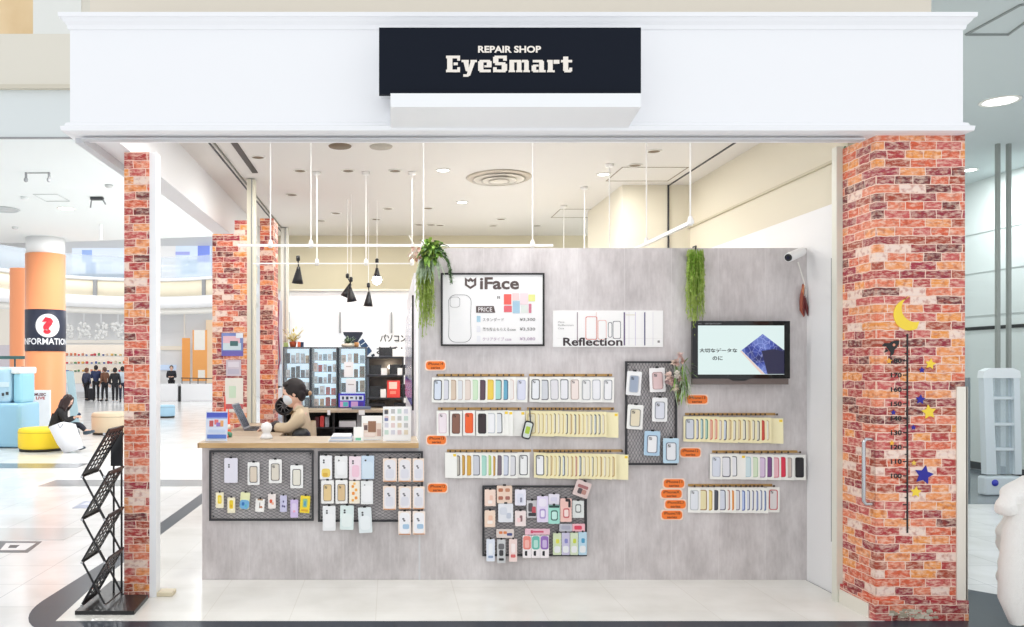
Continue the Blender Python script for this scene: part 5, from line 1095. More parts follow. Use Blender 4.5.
Rr = Matrix.Translation((fx(892.5, yk), 0, fz(346, yk))) @ Matrix.Rotation(math.radians(52), 4, 'Y') @ Matrix.Translation((-fx(892.5, yk), 0, -fz(346, yk)))
q0, q1, sc_ = fx(892.5, yk), fz(346, yk), .0062
def rp(L): return [(q0+a*sc_, q1+b*sc_) for a, b in L]
m.prism(rp([(-4, -6), (4, -6), (4.6, 2), (2.5, 7), (0, 10), (-2.5, 7), (-4.6, 2)]), yk-.001, YF-.0006, BLACK, Rr)
m.prism(rp([(-4.2, 0), (-8, -5), (-7.5, -9), (-4, -6)]), yk-.0009, YF-.0006, BLACK, Rr)
m.prism(rp([(4.2, 0), (4, -6), (7.5, -9), (8, -5)]), yk-.0009, YF-.0006, BLACK, Rr)
m.prism(rp([(-2, -7), (0, -12), (2, -7)]), yk-.0008, YF-.0006, BLACK, Rr)
m.prism(rp([(1.6*math.cos(i_*.7854), 2+1.6*math.sin(i_*.7854)) for i_ in range(8)]), yk-.0016, YF-.0011, mat((226, 150, 120), .5), Rr)
tag(m.build('rocket_sticker'), 'black rocket sticker left of the top of the height chart', 'sticker', 'column wall stickers')
for px, py, r, cl, rot, lb in ((889, 361, 3.2, (240, 170, 60), 0, 'small orange yellow star below the rocket'), (930.5, 364, 5.6, YEL, 10, 'yellow star right of the chart near the 180 mark'), (922, 370, 3.2, BLU, 0, 'tiny dark blue star below the upper yellow star'),
    (920.5, 399.5, 5.2, BLU, 5, 'blue star right of the chart near the 155 mark'), (929, 412, 7.6, YEL, -8, 'large yellow star near the 145 mark'), (893.5, 412.5, 2.8, BLU, 0, 'tiny blue star left of the chart'), (913.5, 427.5, 2.8, BLU, 0, 'tiny blue star just right of the chart below the large yellow star'),
    (892, 443, 2.8, (240, 180, 60), 0, 'tiny orange star left of the chart near the 120 mark'), (914, 463, 2.8, (236, 196, 80), 0, 'tiny yellow star touching the top left of the big blue star'), (924, 475, 10, BLU, 12, 'biggest blue star, near the 100 mark'), (916, 492, 5.8, YEL, 5, 'yellow star below the biggest blue star')):
    pts = []
    for k in range(10):
        a_ = math.radians(-90+36*k+rot); rr = r if k % 2 == 0 else r*.5; pts.append((px+rr*math.cos(a_), py+rr*math.sin(a_)))
    o = deco('star_sticker', lb, pts[::-1], cl); o['category'] = 'sticker'

# ================================================================ BROCHURE RACK
t = thing('brochure_rack', 'black folding zigzag brochure rack on a flat base beside the slim brick column', 'rack', (-2.05, 5.85, 0))
RB = mat((24, 25, 28), .35)
MB().slab([(-2.23, 5.66), (-1.81, 5.66), (-1.83, 6.06), (-2.03, 6.06), (-2.03, 6.45), (-2.25, 6.45)], .001, .03, RB).build('base_plate', t)
xl, xr, ya, yb = -2.19, -2.03, 5.70, 6.04; lv = [.06, .365, .67, .975, 1.28]
for yy, nm in ((ya, 0), (yb, 1)):
    for k in range(3):
        m = MB().tube([(xr, yy, lv[k]), (xl, yy, lv[k+1])], .008, RB, 6); m.build('strut', t)
for k in range(4):
    dx, dz = xr-xl+.035, lv[k+1]-lv[k]+.03; a0 = Vector((xl-.005, 0, lv[k]-.0)); L = math.hypot(dx, dz); n_ = Vector((-dz, 0, dx)).normalized()
    def pt(u, y_, h=0): return a0+Vector((dx*u, 0, dz*u))+Vector((0, y_, 0))+n_*h
    m = MB(); 
    for q0, q1, r0, r1 in ((0, 1, ya+.012, ya+.035), (0, 1, yb-.035, yb-.012), (0, .1, ya+.035, yb-.035), (.93, 1, ya+.035, yb-.035)):
        vs = [pt(q0, r0), pt(q1, r0), pt(q1, r1), pt(q0, r1)]; vs += [v+n_*.012 for v in vs]; m.add(vs, [(0, 1, 2, 3), (7, 6, 5, 4), (0, 4, 5, 1), (1, 5, 6, 2), (2, 6, 7, 3), (3, 7, 4, 0)], RB)
    # perforated web
    for i in range(9):
        u = .1+.83*i/8; w = .014 if i % 2 else .02; vs = [pt(u-w/2, ya+.03), pt(u+w/2+.012, ya+.03), pt(u+w/2+.012, yb-.03), pt(u-w/2, yb-.03)]; vs += [v+n_*.004 for v in vs]; m.add(vs, [(0, 1, 2, 3), (7, 6, 5, 4), (0, 4, 5, 1), (1, 5, 6, 2), (2, 6, 7, 3), (3, 7, 4, 0)], RB)
    for j in range(5):
        y_ = ya+.03+(yb-ya-.07)*j/4; vs = [pt(.1, y_), pt(.93, y_), pt(.93, y_+.022), pt(.1, y_+.022)]; vs += [v+n_*.005 for v in vs]; m.add(vs, [(0, 1, 2, 3), (7, 6, 5, 4), (0, 4, 5, 1), (1, 5, 6, 2), (2, 6, 7, 3), (3, 7, 4, 0)], RB)
    m.build('brochure_tray', t)
for z in lv[:]:
    for x_ in ((xl, xr) if z < 1.2 else (xr,)): m = MB(); m.tube([(x_, ya-.012, z), (x_, yb+.012, z)], .006, RB, 6); m.tube([(x_, ya-.018, z), (x_, ya-.012, z)], .010, STEEL, 8); m.build('cross_rod', t)
MB().box(-2.13, -2.04, 6.10, 6.115, 1.0, 1.28, RB).tube([(-2.11, 6.11, .03), (-2.11, 6.11, 1.02)], .008, RB, 6).tube([(-2.05, 6.11, .03), (-2.05, 6.11, 1.02)], .008, RB, 6).build('back_board', t)
# ================================================================ FIGURES
def skin(name, V, E, R, mt, parent=None, sub=1, extra=None, root=0, warp=None):
    me = bpy.data.meshes.new(name); org = WORLD[parent.name] if parent is not None else V[root]
    me.from_pydata([tuple(Vector(v)-org) for v in V], E, []); me.update()
    o = bpy.data.objects.new(name, me); COL.objects.link(o)
    md = o.modifiers.new('Skin', 'SKIN'); md.use_smooth_shade = True
    for i, r in enumerate(R):
        rr = r if isinstance(r, tuple) else (r, r); me.skin_vertices[0].data[i].radius = rr; me.skin_vertices[0].data[i].use_root = (i == root)
    s = o.modifiers.new('Sub', 'SUBSURF'); s.levels = sub; s.render_levels = sub
    bpy.context.view_layer.update(); dg = bpy.context.evaluated_depsgraph_get()
    m2 = bpy.data.meshes.new_from_object(o.evaluated_get(dg)); bpy.data.objects.remove(o); 
    vs = [v.co+org for v in m2.vertices]; fs = [list(p.vertices) for p in m2.polygons]; bpy.data.meshes.remove(m2)
    if warp: vs = [warp(v) for v in vs]
    mb = MB().add(vs, fs, mt, True)
    if extra: extra(mb)
    return mb.build(name, parent)
SKN = mat((232, 190, 168), .5); HAIR = mat((34, 26, 27), .6)
def head(mb, c, yaw, pitch, s=.1, mt=None):
    """head with nose, brow, ears, eyes; local +X is the facing direction"""
    mt = mt or SKN
    M = Matrix.Translation(c) @ Matrix.Rotation(yaw, 4, 'Z') @ Matrix.Rotation(pitch, 4, 'Y')
    mb.ball((0, 0, 0), .9*s, .74*s, 1.1*s, mt, M); mb.ball((0, 0, 0), .55*s, .5*s, .6*s, mt, M @ Matrix.Translation((.28*s, 0, -.62*s)))
    mb.add([M @ Vector(v) for v in ((.84*s, -.06*s, .12*s), (.84*s, .06*s, .12*s), (1.1*s, .0, -.22*s), (.86*s, -.17*s, -.28*s), (.86*s, .17*s, -.28*s))], [(0, 2, 3), (0, 1, 2), (1, 4, 2), (3, 2, 4)], mt, True)
    for sy in (1, -1):
        mb.ball((0, 0, 0), .16*s, .08*s, .24*s, mt, M @ Matrix.Translation((-.02*s, sy*.74*s, -.08*s)), 10)
        mb.ball((0, 0, 0), .06*s, .11*s, .07*s, mat((30, 26, 28), .3), M @ Matrix.Translation((.82*s, sy*.28*s, .04*s)), 8)
    mb.ball((0, 0, 0), .05*s, .2*s, .05*s, mat((190, 110, 104), .5), M @ Matrix.Translation((.8*s, 0, -.5*s)), 8)
    return M
def hair_cap(parent, c, yaw, pitch, s, mt, extra=None):
    M = Matrix.Translation(c) @ Matrix.Rotation(yaw, 4, 'Z') @ Matrix.Rotation(pitch, 4, 'Y'); m = MB()
    m.ball((0, 0, 0), .96*s, .88*s, 1.0*s, mt, M @ Matrix.Translation((-.16*s, 0, .22*s))); m.ball((0, 0, 0), .5*s, .84*s, .7*s, mt, M @ Matrix.Translation((-.5*s, 0, -.2*s)))
    m.ball((0, 0, 0), .36*s, .66*s, .26*s, mt, M @ Matrix.Translation((.4*s, 0, .78*s)))
    if extra: extra(m, M)
    return m.build('hair', parent)
def hand(mb, w, d, up, s=1, mt=None, curl=.5):
    """palm + five fingers from wrist w toward d; up = back of hand"""
    mt = mt or SKN; d = Vector(d).normalized(); up = Vector(up); up = (up-d*up.dot(d)).normalized(); sd = d.cross(up)
    M = Matrix(((d.x, sd.x, up.x, 0), (d.y, sd.y, up.y, 0), (d.z, sd.z, up.z, 0), (0, 0, 0, 1))); M.translation = w
    mb.box(.0, .085*s, -.04*s, .04*s, -.013*s, .013*s, mt, M, bev=.012*s)
    for i, (o_, L) in enumerate(((-.030, .062), (-.010, .074), (.010, .070), (.030, .056))):
        a = Vector((.075*s, o_*s, 0)); pts = [a]; ang = 0
        for k in range(3): ang += curl*(.5+.4*k); a = a+Vector((math.cos(ang), o_*.6, -math.sin(ang)))*L*s/3*1.15; pts.append(a)
        mb.tube([M @ q for q in pts], [.0098*s, .0092*s, .0085*s, .0062*s], mt, 8)
    th = [Vector((.02*s, -.036*s, 0)), Vector((.045*s, -.062*s, -.008*s)), Vector((.072*s, -.070*s, -.016*s)), Vector((.09*s, -.068*s, -.022*s))]
    mb.tube([M @ q for q in th], [.013*s, .0115*s, .0105*s, .007*s], mt, 8)
def person(label, J, cols, name='person', group=None, headyaw=0, headpitch=0, hs=.1, hairfn=None, longcoat=False, jr=1, extras=None, handdir=None, mask=False, curl=.5, sleeves=True):
    """J: dict of world joints: pelvis, waist, chest, neck, head, shL, shR, elL, elR, haL, haR, hpL, hpR, knL, knR, anL, anR, toL, toR"""
    skinc, top, leg, shoe, hair = cols
    base = Vector((J['pelvis'].x, J['pelvis'].y, min(J['toL'].z, J['toR'].z)-.03)); t = thing(name, label, 'person', base, group)
    k = ['pelvis', 'waist', 'chest', 'neck', 'head', 'shL', 'elL', 'haL', 'shR', 'elR', 'haR', 'hpL', 'knL', 'anL', 'toL', 'hpR', 'knR', 'anR', 'toR']; idx = {a: i for i, a in enumerate(k)}
    E = [(0, 1), (1, 2), (2, 3), (3, 4), (2, 5), (5, 6), (6, 7), (2, 8), (8, 9), (9, 10), (0, 11), (11, 12), (12, 13), (13, 14), (0, 15), (15, 16), (16, 17), (17, 18)]
    R = [.10, .085, .085, .045, .055, .038, .034, .024, .038, .038, .024, .085, .055, .035, .028, .085, .055, .035, .028]
    def ex(mb):
        head(mb, J['head'], headyaw, headpitch, hs, skinc)
        for s in 'LR':
            dd = handdir or (J['ha'+s]-J['el'+s]); hand(mb, J['ha'+s], dd, Vector((0, 0, 1)), 1, skinc, curl)
    skin('body', [J[a] for a in k], E, R, skinc, t, 1, ex)
    # clothes, slightly larger
    c = ['waist', 'pelvis', 'chest', 'shL', 'elL', 'haL', 'shR', 'elR', 'haR']; V = [J[a].copy() for a in c]
    V[5] = J['haL'].lerp(J['elL'], .08); V[8] = J['haR'].lerp(J['elR'], .08); V.append(J['chest'].lerp(J['neck'], .62))
    skin('jacket', V, [(0, 1), (0, 2), (2, 3), (3, 4), (4, 5), (2, 6), (6, 7), (7, 8), (2, 9)], [x_*jr for x_ in (.135, .15 if longcoat else .135, .15, .072, .056, .042, .072, .056, .042, .082)], top, t)
    V = [J[a].copy() for a in ('pelvis', 'hpL', 'knL', 'anL', 'hpR', 'knR', 'anR')]
    skin('trousers', V, [(0, 1), (1, 2), (2, 3), (0, 4), (4, 5), (5, 6)], [.125, .10, .07, .052, .10, .07, .052], leg, t)
    for s in 'LR':
        a, b = J['an'+s], J['to'+s]; d = (b-a); d.z = 0; d.normalize(); m = MB()
        m.tube([a-d*.05+Vector((0, 0, -.045)), a+Vector((0, 0, -.035)), a.lerp(b, .6)+Vector((0, 0, -.02)), b+d*.05+Vector((0, 0, 0))], [.035, .048, .045, .022], shoe, 10); m.build('shoe', t)
    hair_cap(t, J['head'], headyaw, headpitch, hs, hair, hairfn)
    if mask:
        M = Matrix.Translation(J['head']) @ Matrix.Rotation(headyaw, 4, 'Z') @ Matrix.Rotation(headpitch, 4, 'Y'); m = MB()
        m.ball((0, 0, 0), .52*hs, .68*hs, .6*hs, mat((226, 232, 238), .8), M @ Matrix.Translation((.47*hs, 0, -.42*hs)))
        m.tube([M @ Vector(v) for v in ((.6*hs, -.6*hs, -.2*hs), (.3*hs, -.78*hs, -.08*hs), (0, -.82*hs, -.02*hs))], .003, WHITE, 4); m.build('face_mask', t)
    if extras: extras(t)
    return t
def stand(base, H, yaw, arms='down', stride=.12):
    """standing joints; yaw = facing direction"""
    b = Vector(base); f = Vector((math.cos(yaw), math.sin(yaw), 0)); l = Vector((-f.y, f.x, 0)); s = H/1.75; Z = Vector((0, 0, 1)); J = {}
    def P(u, v, z): return b+f*u*s+l*v*s+Z*z*s
    J['pelvis'] = P(0, 0, .95); J['waist'] = P(0, 0, 1.1); J['chest'] = P(0, 0, 1.33); J['neck'] = P(.01, 0, 1.5); J['head'] = P(.03, 0, 1.62)
    for sg, k in ((1, 'L'), (-1, 'R')):
        st = stride*sg/2
        J['sh'+k] = P(0, .18*sg, 1.42); J['hp'+k] = P(0, .09*sg, .9); J['kn'+k] = P(st*.6+.02, .1*sg, .5); J['an'+k] = P(st, .1*sg, .09); J['to'+k] = P(st+.15, .11*sg, .035)
        if arms == 'down': J['el'+k] = P(-.03, .24*sg, 1.13); J['ha'+k] = P(.05, .25*sg, .88)
        else: J['el'+k] = P(.03, .22*sg, 1.14); J['ha'+k] = P(.27, .1*sg, 1.17)
    return J

# --- employee behind the counter, facing left and bent over the laptop
Ye_ = 7.72
def e(px, py, dy=0): Y_e = Ye_+dy; return fp(px, py, Y_e)
J = dict(pelvis=e(303, 455), waist=e(303, 438), chest=e(301, 420), neck=e(298, 407.5, .0), head=e(293.5, 392.5, 0),
         shR=e(304, 415, .17), shL=e(303, 415, -.15), elR=e(288, 430, .22), haR=e(273, 425, .2), elL=e(290, 429, -.16), haL=e(272, 427, .0))
px_ = J['pelvis'].x
for sg, k in ((-1, 'L'), (1, 'R')):
    J['hp'+k] = Vector((px_+.02, Ye_+sg*.09, .88)); J['kn'+k] = Vector((px_-.02, Ye_+sg*.1, .48)); J['an'+k] = Vector((px_+.03, Ye_+sg*.1, .09)); J['to'+k] = Vector((px_-.12, Ye_+sg*.11, .035))
def ehair(m, M):
    s = .115; m.ball((0, 0, 0), .3*s, .3*s, .3*s, HAIR, M @ Matrix.Translation((-1.05*s, 0, -.25*s))); m.ball((0, 0, 0), .2*s, .3*s, .2*s, mat((190, 150, 110), .5), M @ Matrix.Translation((-1.3*s, 0, -.35*s)))
    m.tube([M @ Vector(v) for v in ((.1*s, -.78*s, .4*s), (.12*s, -.84*s, 0), (.1*s, -.78*s, -.3*s))], .012, HAIR, 6)
def eext(t):
    m = MB()   # black apron panel and lanyard
    c0 = e(298, 438); 
    V = [e(301.5, 427.5, -.21), e(301.5, 437, -.2), e(300, 452, -.1)]
    skin('apron', V, [(0, 1), (1, 2)], [.085, .10, .13], BLACK, t)
    for a in ('L', 'R'):
        h, el_ = J['ha'+a], J['el'+a]; MB().tube([h.lerp(el_, -.02), h.lerp(el_, .15), h.lerp(el_, .3)], [.046, .056, .054], mat((40, 34, 40), .6), 12).build('cuff', t)
    MB().tube([e(303, 409, -.08), e(297, 418, -.165), e(291, 430, -.17)], .005, BLACK, 5).build('lanyard', t)
    m = MB(); m.tube([e(303, 408, -.07), e(298, 407.5, -.09), e(294, 411, -.08)], [.018, .022, .014], mat((206, 188, 160), .6), 8); m.tube([e(303, 408, .07), e(298, 407.5, .09), e(294, 411, .08)], [.018, .022, .014], mat((206, 188, 160), .6), 8); m.build('collar', t)
person('employee in a beige jacket and white face mask typing on a laptop behind the counter', J, (SKN, mat((212, 192, 162), .7), mat((40, 40, 46), .7), BLACK, HAIR), headyaw=math.pi+.12, headpitch=.22, hs=.115, hairfn=ehair, extras=eext, handdir=Vector((-1, .05, -.12)), mask=True, curl=.25, jr=1.14)

# --- seated woman on the yellow ottoman
def ottoman(label, px, py, r, h, col, Yo=None):
    Y = 1416/(py-CY); Y = Y+r; c_ = Vector((fx(px, Y), Y, 0)); t = thing('ottoman', label, 'ottoman', c_)
    MB().lathe([(r*.94, .0), (r*.94, .05)], c_, mat((40, 36, 30), .6), 32).build('plinth', t)
    MB().lathe([(r*.93, .05), (r*.99, .08), (r, h*.5), (r, h*.86), (r*.97, h*.95), (r*.88, h), (.001, h+.01)], c_, mat(col, .45), 40).build('cushion', t)
    MB().lathe([(r*1.002, h*.80), (r*1.008, h*.82), (r*1.002, h*.84)], c_, mat(tuple(int(v*.85) for v in col), .5), 40).build('piping', t)
    return c_
oc_ = ottoman('round yellow ottoman with the seated woman on it', 42, 452.5, .46, .47, (248, 214, 40))
Ys_ = oc_.y
s_ = lambda px, py, dy=0: fp(px, py, Ys_+dy)
J = dict(pelvis=s_(55, 430.5), waist=s_(56, 424), chest=s_(61, 412), neck=s_(65, 405), head=s_(68, 400.5), shL=s_(62, 411, .15), shR=s_(61, 411, -.14), elL=s_(66, 421, .17), elR=s_(65, 422, -.15), haL=s_(75.5, 417, .03), haR=s_(75, 417.5, -.04),
         hpL=s_(57, 430, .09), hpR=s_(57, 430, -.09), knL=s_(79, 424, .05), knR=s_(77, 430, -.1), anL=s_(86, 431, .04), anR=s_(77.5, 446, -.12), toL=s_(92, 431, .02), toR=s_(83, 447.5, -.14))
def whair(m, M):
    s = .11; B_ = mat((50, 30, 28), .35)
    for yy in (-.6, -.3, .0, .3, .6): m.tube([M @ Vector(v) for v in ((-.3*s, yy*s, .5*s), (-.7*s, yy*1.2*s, -.4*s), (-.5*s, yy*1.3*s, -1.6*s), (-.2*s, yy*1.3*s, -2.4*s))], [.03, .04, .035, .012], B_, 8)
    for yy in (-.85, .85):
        for xx in (-.35, 0, .3, .6): m.tube([M @ Vector(v) for v in ((xx*.6*s, yy*.8*s, .7*s), (xx*s, yy*s, -.2*s), (xx*s+.05*s, yy*s, -1.2*s), (xx*s+.1*s, yy*.9*s, (-2.5+abs(xx)*.4)*s))], [.025, .034, .032, .01], B_, 8)
def wext(t): pass
person('woman with long dark hair in a black coat sitting on the yellow ottoman', J, (SKN, mat((26, 24, 26), .7), mat((28, 30, 44), .7), mat((70, 84, 96), .5), mat((50, 30, 28), .35)), headyaw=0, headpitch=.55, hs=.11, hairfn=whair, curl=.7, jr=1.3)
tag(MB().box(-.03, .03, -.006, .006, -.06, .06, mat((40, 60, 90), .2), Matrix.Translation(s_(78.5, 415.5)) @ Matrix.Rotation(.6, 4, 'Y')).build('mobile_phone'), 'mobile phone held by the seated woman', 'phone')
Yg = Ys_-.5; t = thing('shopping_bag', 'large white crumpled bag leaning against the yellow ottoman', 'bag', fp(66, 453, Yg))
m = MB(); P = [(48.5, 427), (60, 422.5), (72, 425), (77, 439), (80, 449), (64, 453.5), (57, 444)]
fr = [fp(a, b, Yg) for a, b in P]; bk = [fp(a+.5, b-.4, Yg)+Vector((0, .16, 0)) for a, b in P]; cf = sum(fr, Vector())/len(fr)+Vector((0, -.06, 0)); n_ = len(P)
m.add(fr+bk+[cf], [(i, (i+1) % n_, 2*n_) for i in range(n_)]+[(i, n_+i, n_+(i+1) % n_, (i+1) % n_) for i in range(n_)]+[tuple(range(2*n_-1, n_-1, -1))], mat((236, 237, 242), .5), True); m.build('bag_body', t)
MB().tube([fp(58, 424, Yg-.01), fp(60, 428, Yg-.05), fp(63, 424, Yg-.01)], .006, mat((120, 120, 130), .5), 5).build('bag_tie', t)
ottoman('round beige ottoman behind the slim brick column', 112, 435.5, .5, .56, (214, 196, 168))
ottoman('round pale blue ottoman seen between the columns', 166, 418, .3, .42, (170, 208, 230))

# --- distant people
def far(px, feet, H, yaw, cols, label, arms='down', **k):
    Y = 1416/(feet-CY); J = stand((fx(px, Y), Y, 0), H, yaw, arms); person(label, J, cols, headyaw=yaw, hs=.115, **k)
NV = mat((40, 52, 90), .7); BK = mat((30, 30, 36), .7); SH = mat((30, 30, 34), .5); BR = mat((120, 80, 60), .7)
far(86.5, 400.5, 1.62, 1.2, (SKN, mat((60, 66, 90), .7), BK, SH, BR), 'person in dark clothes leftmost of the distant group')
far(96, 401, 1.76, 1.9, (SKN, NV, BK, SH, HAIR), 'man in a navy jacket seen from behind in the distant group', 'front')
far(104.8, 401, 1.66, 2.6, (SKN, BR, BK, SH, mat((96, 70, 56), .5)), 'person in a brown coat in the middle of the distant group', longcoat=True)
far(115, 402.6, 1.64, 1.7, (SKN, BK, BK, mat((220, 220, 224), .5), HAIR), 'person in a black coat and pale shoes in the distant group', longcoat=True)
far(122.5, 402, 1.7, 1.9, (SKN, mat((206, 220, 232), .7), mat((40, 44, 66), .7), SH, HAIR), 'person in a pale blue jacket at the right of the distant group')
Yt_ = 1416/(400.5-CY)-.6; tag(MB().box(fx(87.5, Yt_), fx(93.5, Yt_), Yt_, Yt_+.3, .05, .62, BK, bev=.04).build('suitcase'), 'black suitcase standing by the man in the navy jacket', 'suitcase')
far(171.5, 399.2, 1.75, -1.4, (SKN, mat((34, 34, 40), .7), BK, SH, HAIR), 'shop assistant in a dark suit behind the far white counter', 'front')
far(22.5, 421, 1.72, .4, (SKN, BK, BK, SH, mat((150, 100, 70), .5)), 'person with brown hair half hidden behind the orange column', 'front')

# ================================================================ LEFT MALL OBJECTS
def orange_column(px, Y, w, top, label, band=False):
    c_ = Vector((fx(px, Y), Y, 0)); r = w*Y/F/2; t = thing('orange_column', label, 'column', c_, 'orange round columns')
    MB().lathe([(r*1.01, 0), (r*1.01, .12), (r, .12), (r, top)], c_, mat((246, 160, 112), .35), 48).build('column_body', t)
    MB().lathe([(r*.97, top), (r*.97, 4.9)], c_, WHITE2, 32).build('column_collar', t)
    if band:
        za, zb_ = fz(351, Y-r), fz(309, Y-r); b_ = MB().lathe([(r+.008, za), (r+.008, zb_)], c_, mat((44, 48, 66), .4), 48).build('information_band', t)
        def wrap(off):
            def f(v): a_ = (v.x-c_.x)/(r+off); return Vector((c_.x+(r+off)*math.sin(a_), c_.y-(r+off)*math.cos(a_), v.z))
            return f
        m = MB(); zc = fz(325.5, Y-r); R_ = 11.8*(Y-r)/F
        P = [(c_.x+.03+R_*math.cos(i*math.pi/16), zc+R_*math.sin(i*math.pi/16)) for i in range(32)]; f = wrap(.014)
        cc_ = c_.x+r*.54; RR = [(cc_+R_*u_*math.cos(i*math.pi/16), zc+R_*u_*math.sin(i*math.pi/16)) for u_ in (1, .75, .5, .25, .01) for i in range(32)]; m.add([f(Vector((a, 0, b))) for a, b in RR], [(j*32+i, j*32+(i+1) % 32, j*32+32+(i+1) % 32, j*32+32+i) for j in range(4) for i in range(32)], mat((248, 246, 246), .4))
        m.build('white_disc', b_)
        m = MB(); lettering(m, '?', c_.x+r*.54-.13, c_.x+r*.54+.13, zc-R_*.72, zc+R_*.72, 0, mat((216, 40, 60), .4), .06, wrap(.045)); m.build('question_mark', b_)
        m = MB(); lettering(m, 'INFORMATION', c_.x-r*.95, c_.x+r*1.85, fz(344.5, Y-r), fz(338, Y-r), 0, mat((240, 240, 244), .4), .02, wrap(.016)); m.build('lettering', b_)
orange_column(45.5, 19.8, 37.5, 4.5, 'large round orange column with the dark INFORMATION band', True)
orange_column(20, 26, 19, 4.9, 'slimmer orange column behind the information column')
Yd = 18.9; t = thing('poster_stand', 'white poster stand with red print in front of the orange column', 'stand', (fx(40.5, Yd), Yd, 0))
MB().box(fx(31, Yd), fx(50, Yd), Yd, Yd+.05, .02, fz(390, Yd), mat((246, 246, 248), .4)).box(fx(33, Yd), fx(48, Yd), Yd-.15, Yd+.2, .002, .02, WHITE).build('board', t)
m = MB(); lettering(m, 'MUSIC', fx(34.5, Yd), fx(46, Yd), fz(396, Yd), fz(393, Yd), Yd-.002, mat((110, 60, 66), .5), .04); lettering(m, 'LIVE', fx(36, Yd), fx(45, Yd), fz(399.5, Yd), fz(396.6, Yd), Yd-.002, mat((190, 80, 80), .5), .04); m.build('print', t)
# light blue machine
Yb_ = 17.0; t = thing('blue_kiosk', 'large light blue rounded machine at the left edge of the picture', 'machine', (fx(6, Yb_), Yb_, 0))
BLK_ = mat((150, 196, 222), .35)
MB().box(fx(-30, Yb_), fx(20, Yb_), Yb_, Yb_+1, .01, fz(403, Yb_), BLK_, bev=.08).build('machine_base', t)
MB().box(fx(-30, Yb_), fx(9, Yb_), Yb_+.05, Yb_+.9, fz(404, Yb_), fz(367, Yb_), mat((176, 212, 232), .35), bev=.12).build('hood', t)
MB().box(fx(10, Yb_), fx(19, Yb_), Yb_+.1, Yb_+.8, fz(404, Yb_), fz(372, Yb_), mat((150, 206, 226), .35), bev=.08).box(fx(9.5, Yb_), fx(19.5, Yb_), Yb_+.05, Yb_+.85, fz(374, Yb_), fz(367, Yb_), mat((226, 234, 238), .4), bev=.04).build('side_pod', t)
MB().box(fx(-2, Yb_), fx(8, Yb_), Yb_+.03, Yb_+.06, fz(387, Yb_), fz(382, Yb_), mat((206, 228, 238), .3)).box(fx(1, Yb_), fx(3, Yb_), Yb_+.03, Yb_+.05, fz(396, Yb_), fz(393, Yb_), DGREY).box(fx(5, Yb_), fx(7.5, Yb_), Yb_+.03, Yb_+.05, fz(395, Yb_), fz(392, Yb_), DGREY).build('label_plate', t)
Yk_ = 22.5; t = thing('dark_counter', 'dark brown counter with a teal canopy behind the blue machine', 'counter', (fx(22, Yk_), Yk_, 0))
MB().box(fx(14, Yk_), fx(27, Yk_), Yk_, Yk_+.5, .002, fz(394, Yk_), mat((110, 66, 54), .5)).build('counter_body', t); MB().box(fx(14, Yk_), fx(15, Yk_), Yk_, Yk_+.05, fz(394, Yk_), fz(358, Yk_), mat((60, 90, 96), .5)).box(fx(-4, Yk_), fx(27, Yk_), Yk_-.05, Yk_+.5, fz(359, Yk_), fz(356, Yk_), mat((70, 116, 116), .5)).build('canopy_frame', t)
Yr = 15.6; tag(MB().lathe([(.09, .002), (.09, .02), (.05, .06), (.03, .2), (.001, .24)], (fx(27, 21), 21, 0), mat((220, 50, 50), .5), 14).build('red_floor_marker'), 'small red marker on the floor left of the poster stand', 'marker')
# clear acrylic stand (tall pale blue)
Yp_ = 24; t = thing('clear_stand', 'tall pale blue transparent stand between the orange column and the distant group', 'stand', (fx(70, Yp_), Yp_, 0))
m = MB(); P = [(66, 371), (73, 371), (79, 423), (71, 425)]; m.add([fp(a, b, Yp_) for a, b in P]+[fp(a, b, Yp_)+Vector((0, .05, 0)) for a, b in P], [(3, 2, 1, 0), (4, 5, 6, 7), (0, 1, 5, 4), (1, 2, 6, 5), (2, 3, 7, 6), (3, 0, 4, 7)], mat((190, 222, 232), .15, 0, 0, .75)); m.build('panel', t)
MB().box(fx(70, Yp_), fx(81, Yp_), Yp_-.1, Yp_+.2, .002, .03, mat((214, 230, 236), .2)).build('foot', t)
# far white counters + rope poles
for a, c, lb, q in ((157.5, 177.5, 'left white draped counter far behind the open side of the shop', 0), (181, 214, 'right longer white draped counter far behind the open side', 0)):
    Y = 39.3; tag(MB().box(fx(a, Y), fx(c, Y), Y, Y+.9, .002, fz(384, Y), mat((244, 244, 246), .6), bev=.02).build('draped_counter'), lb, 'counter')
tag(MB().box(fx(178, 38.6), fx(180.5, 38.6), 38.6, 38.75, .002, fz(386, 38.6), BLACK, bev=.03).build('barrier_post'), 'short black barrier post between the two far white counters', 'post')
m = MB(); 
for i in range(5): m.tube([fp(182+i*8, 384, 39.5), fp(182+i*8, 378.5, 39.5)], .02, DGREY, 6)
m.tube([fp(181, 378, 39.5), fp(214, 378.5, 39.5)], .025, DGREY, 6); tag(m.build('low_railing'), 'thin dark railing on top of the right far counter', 'railing')
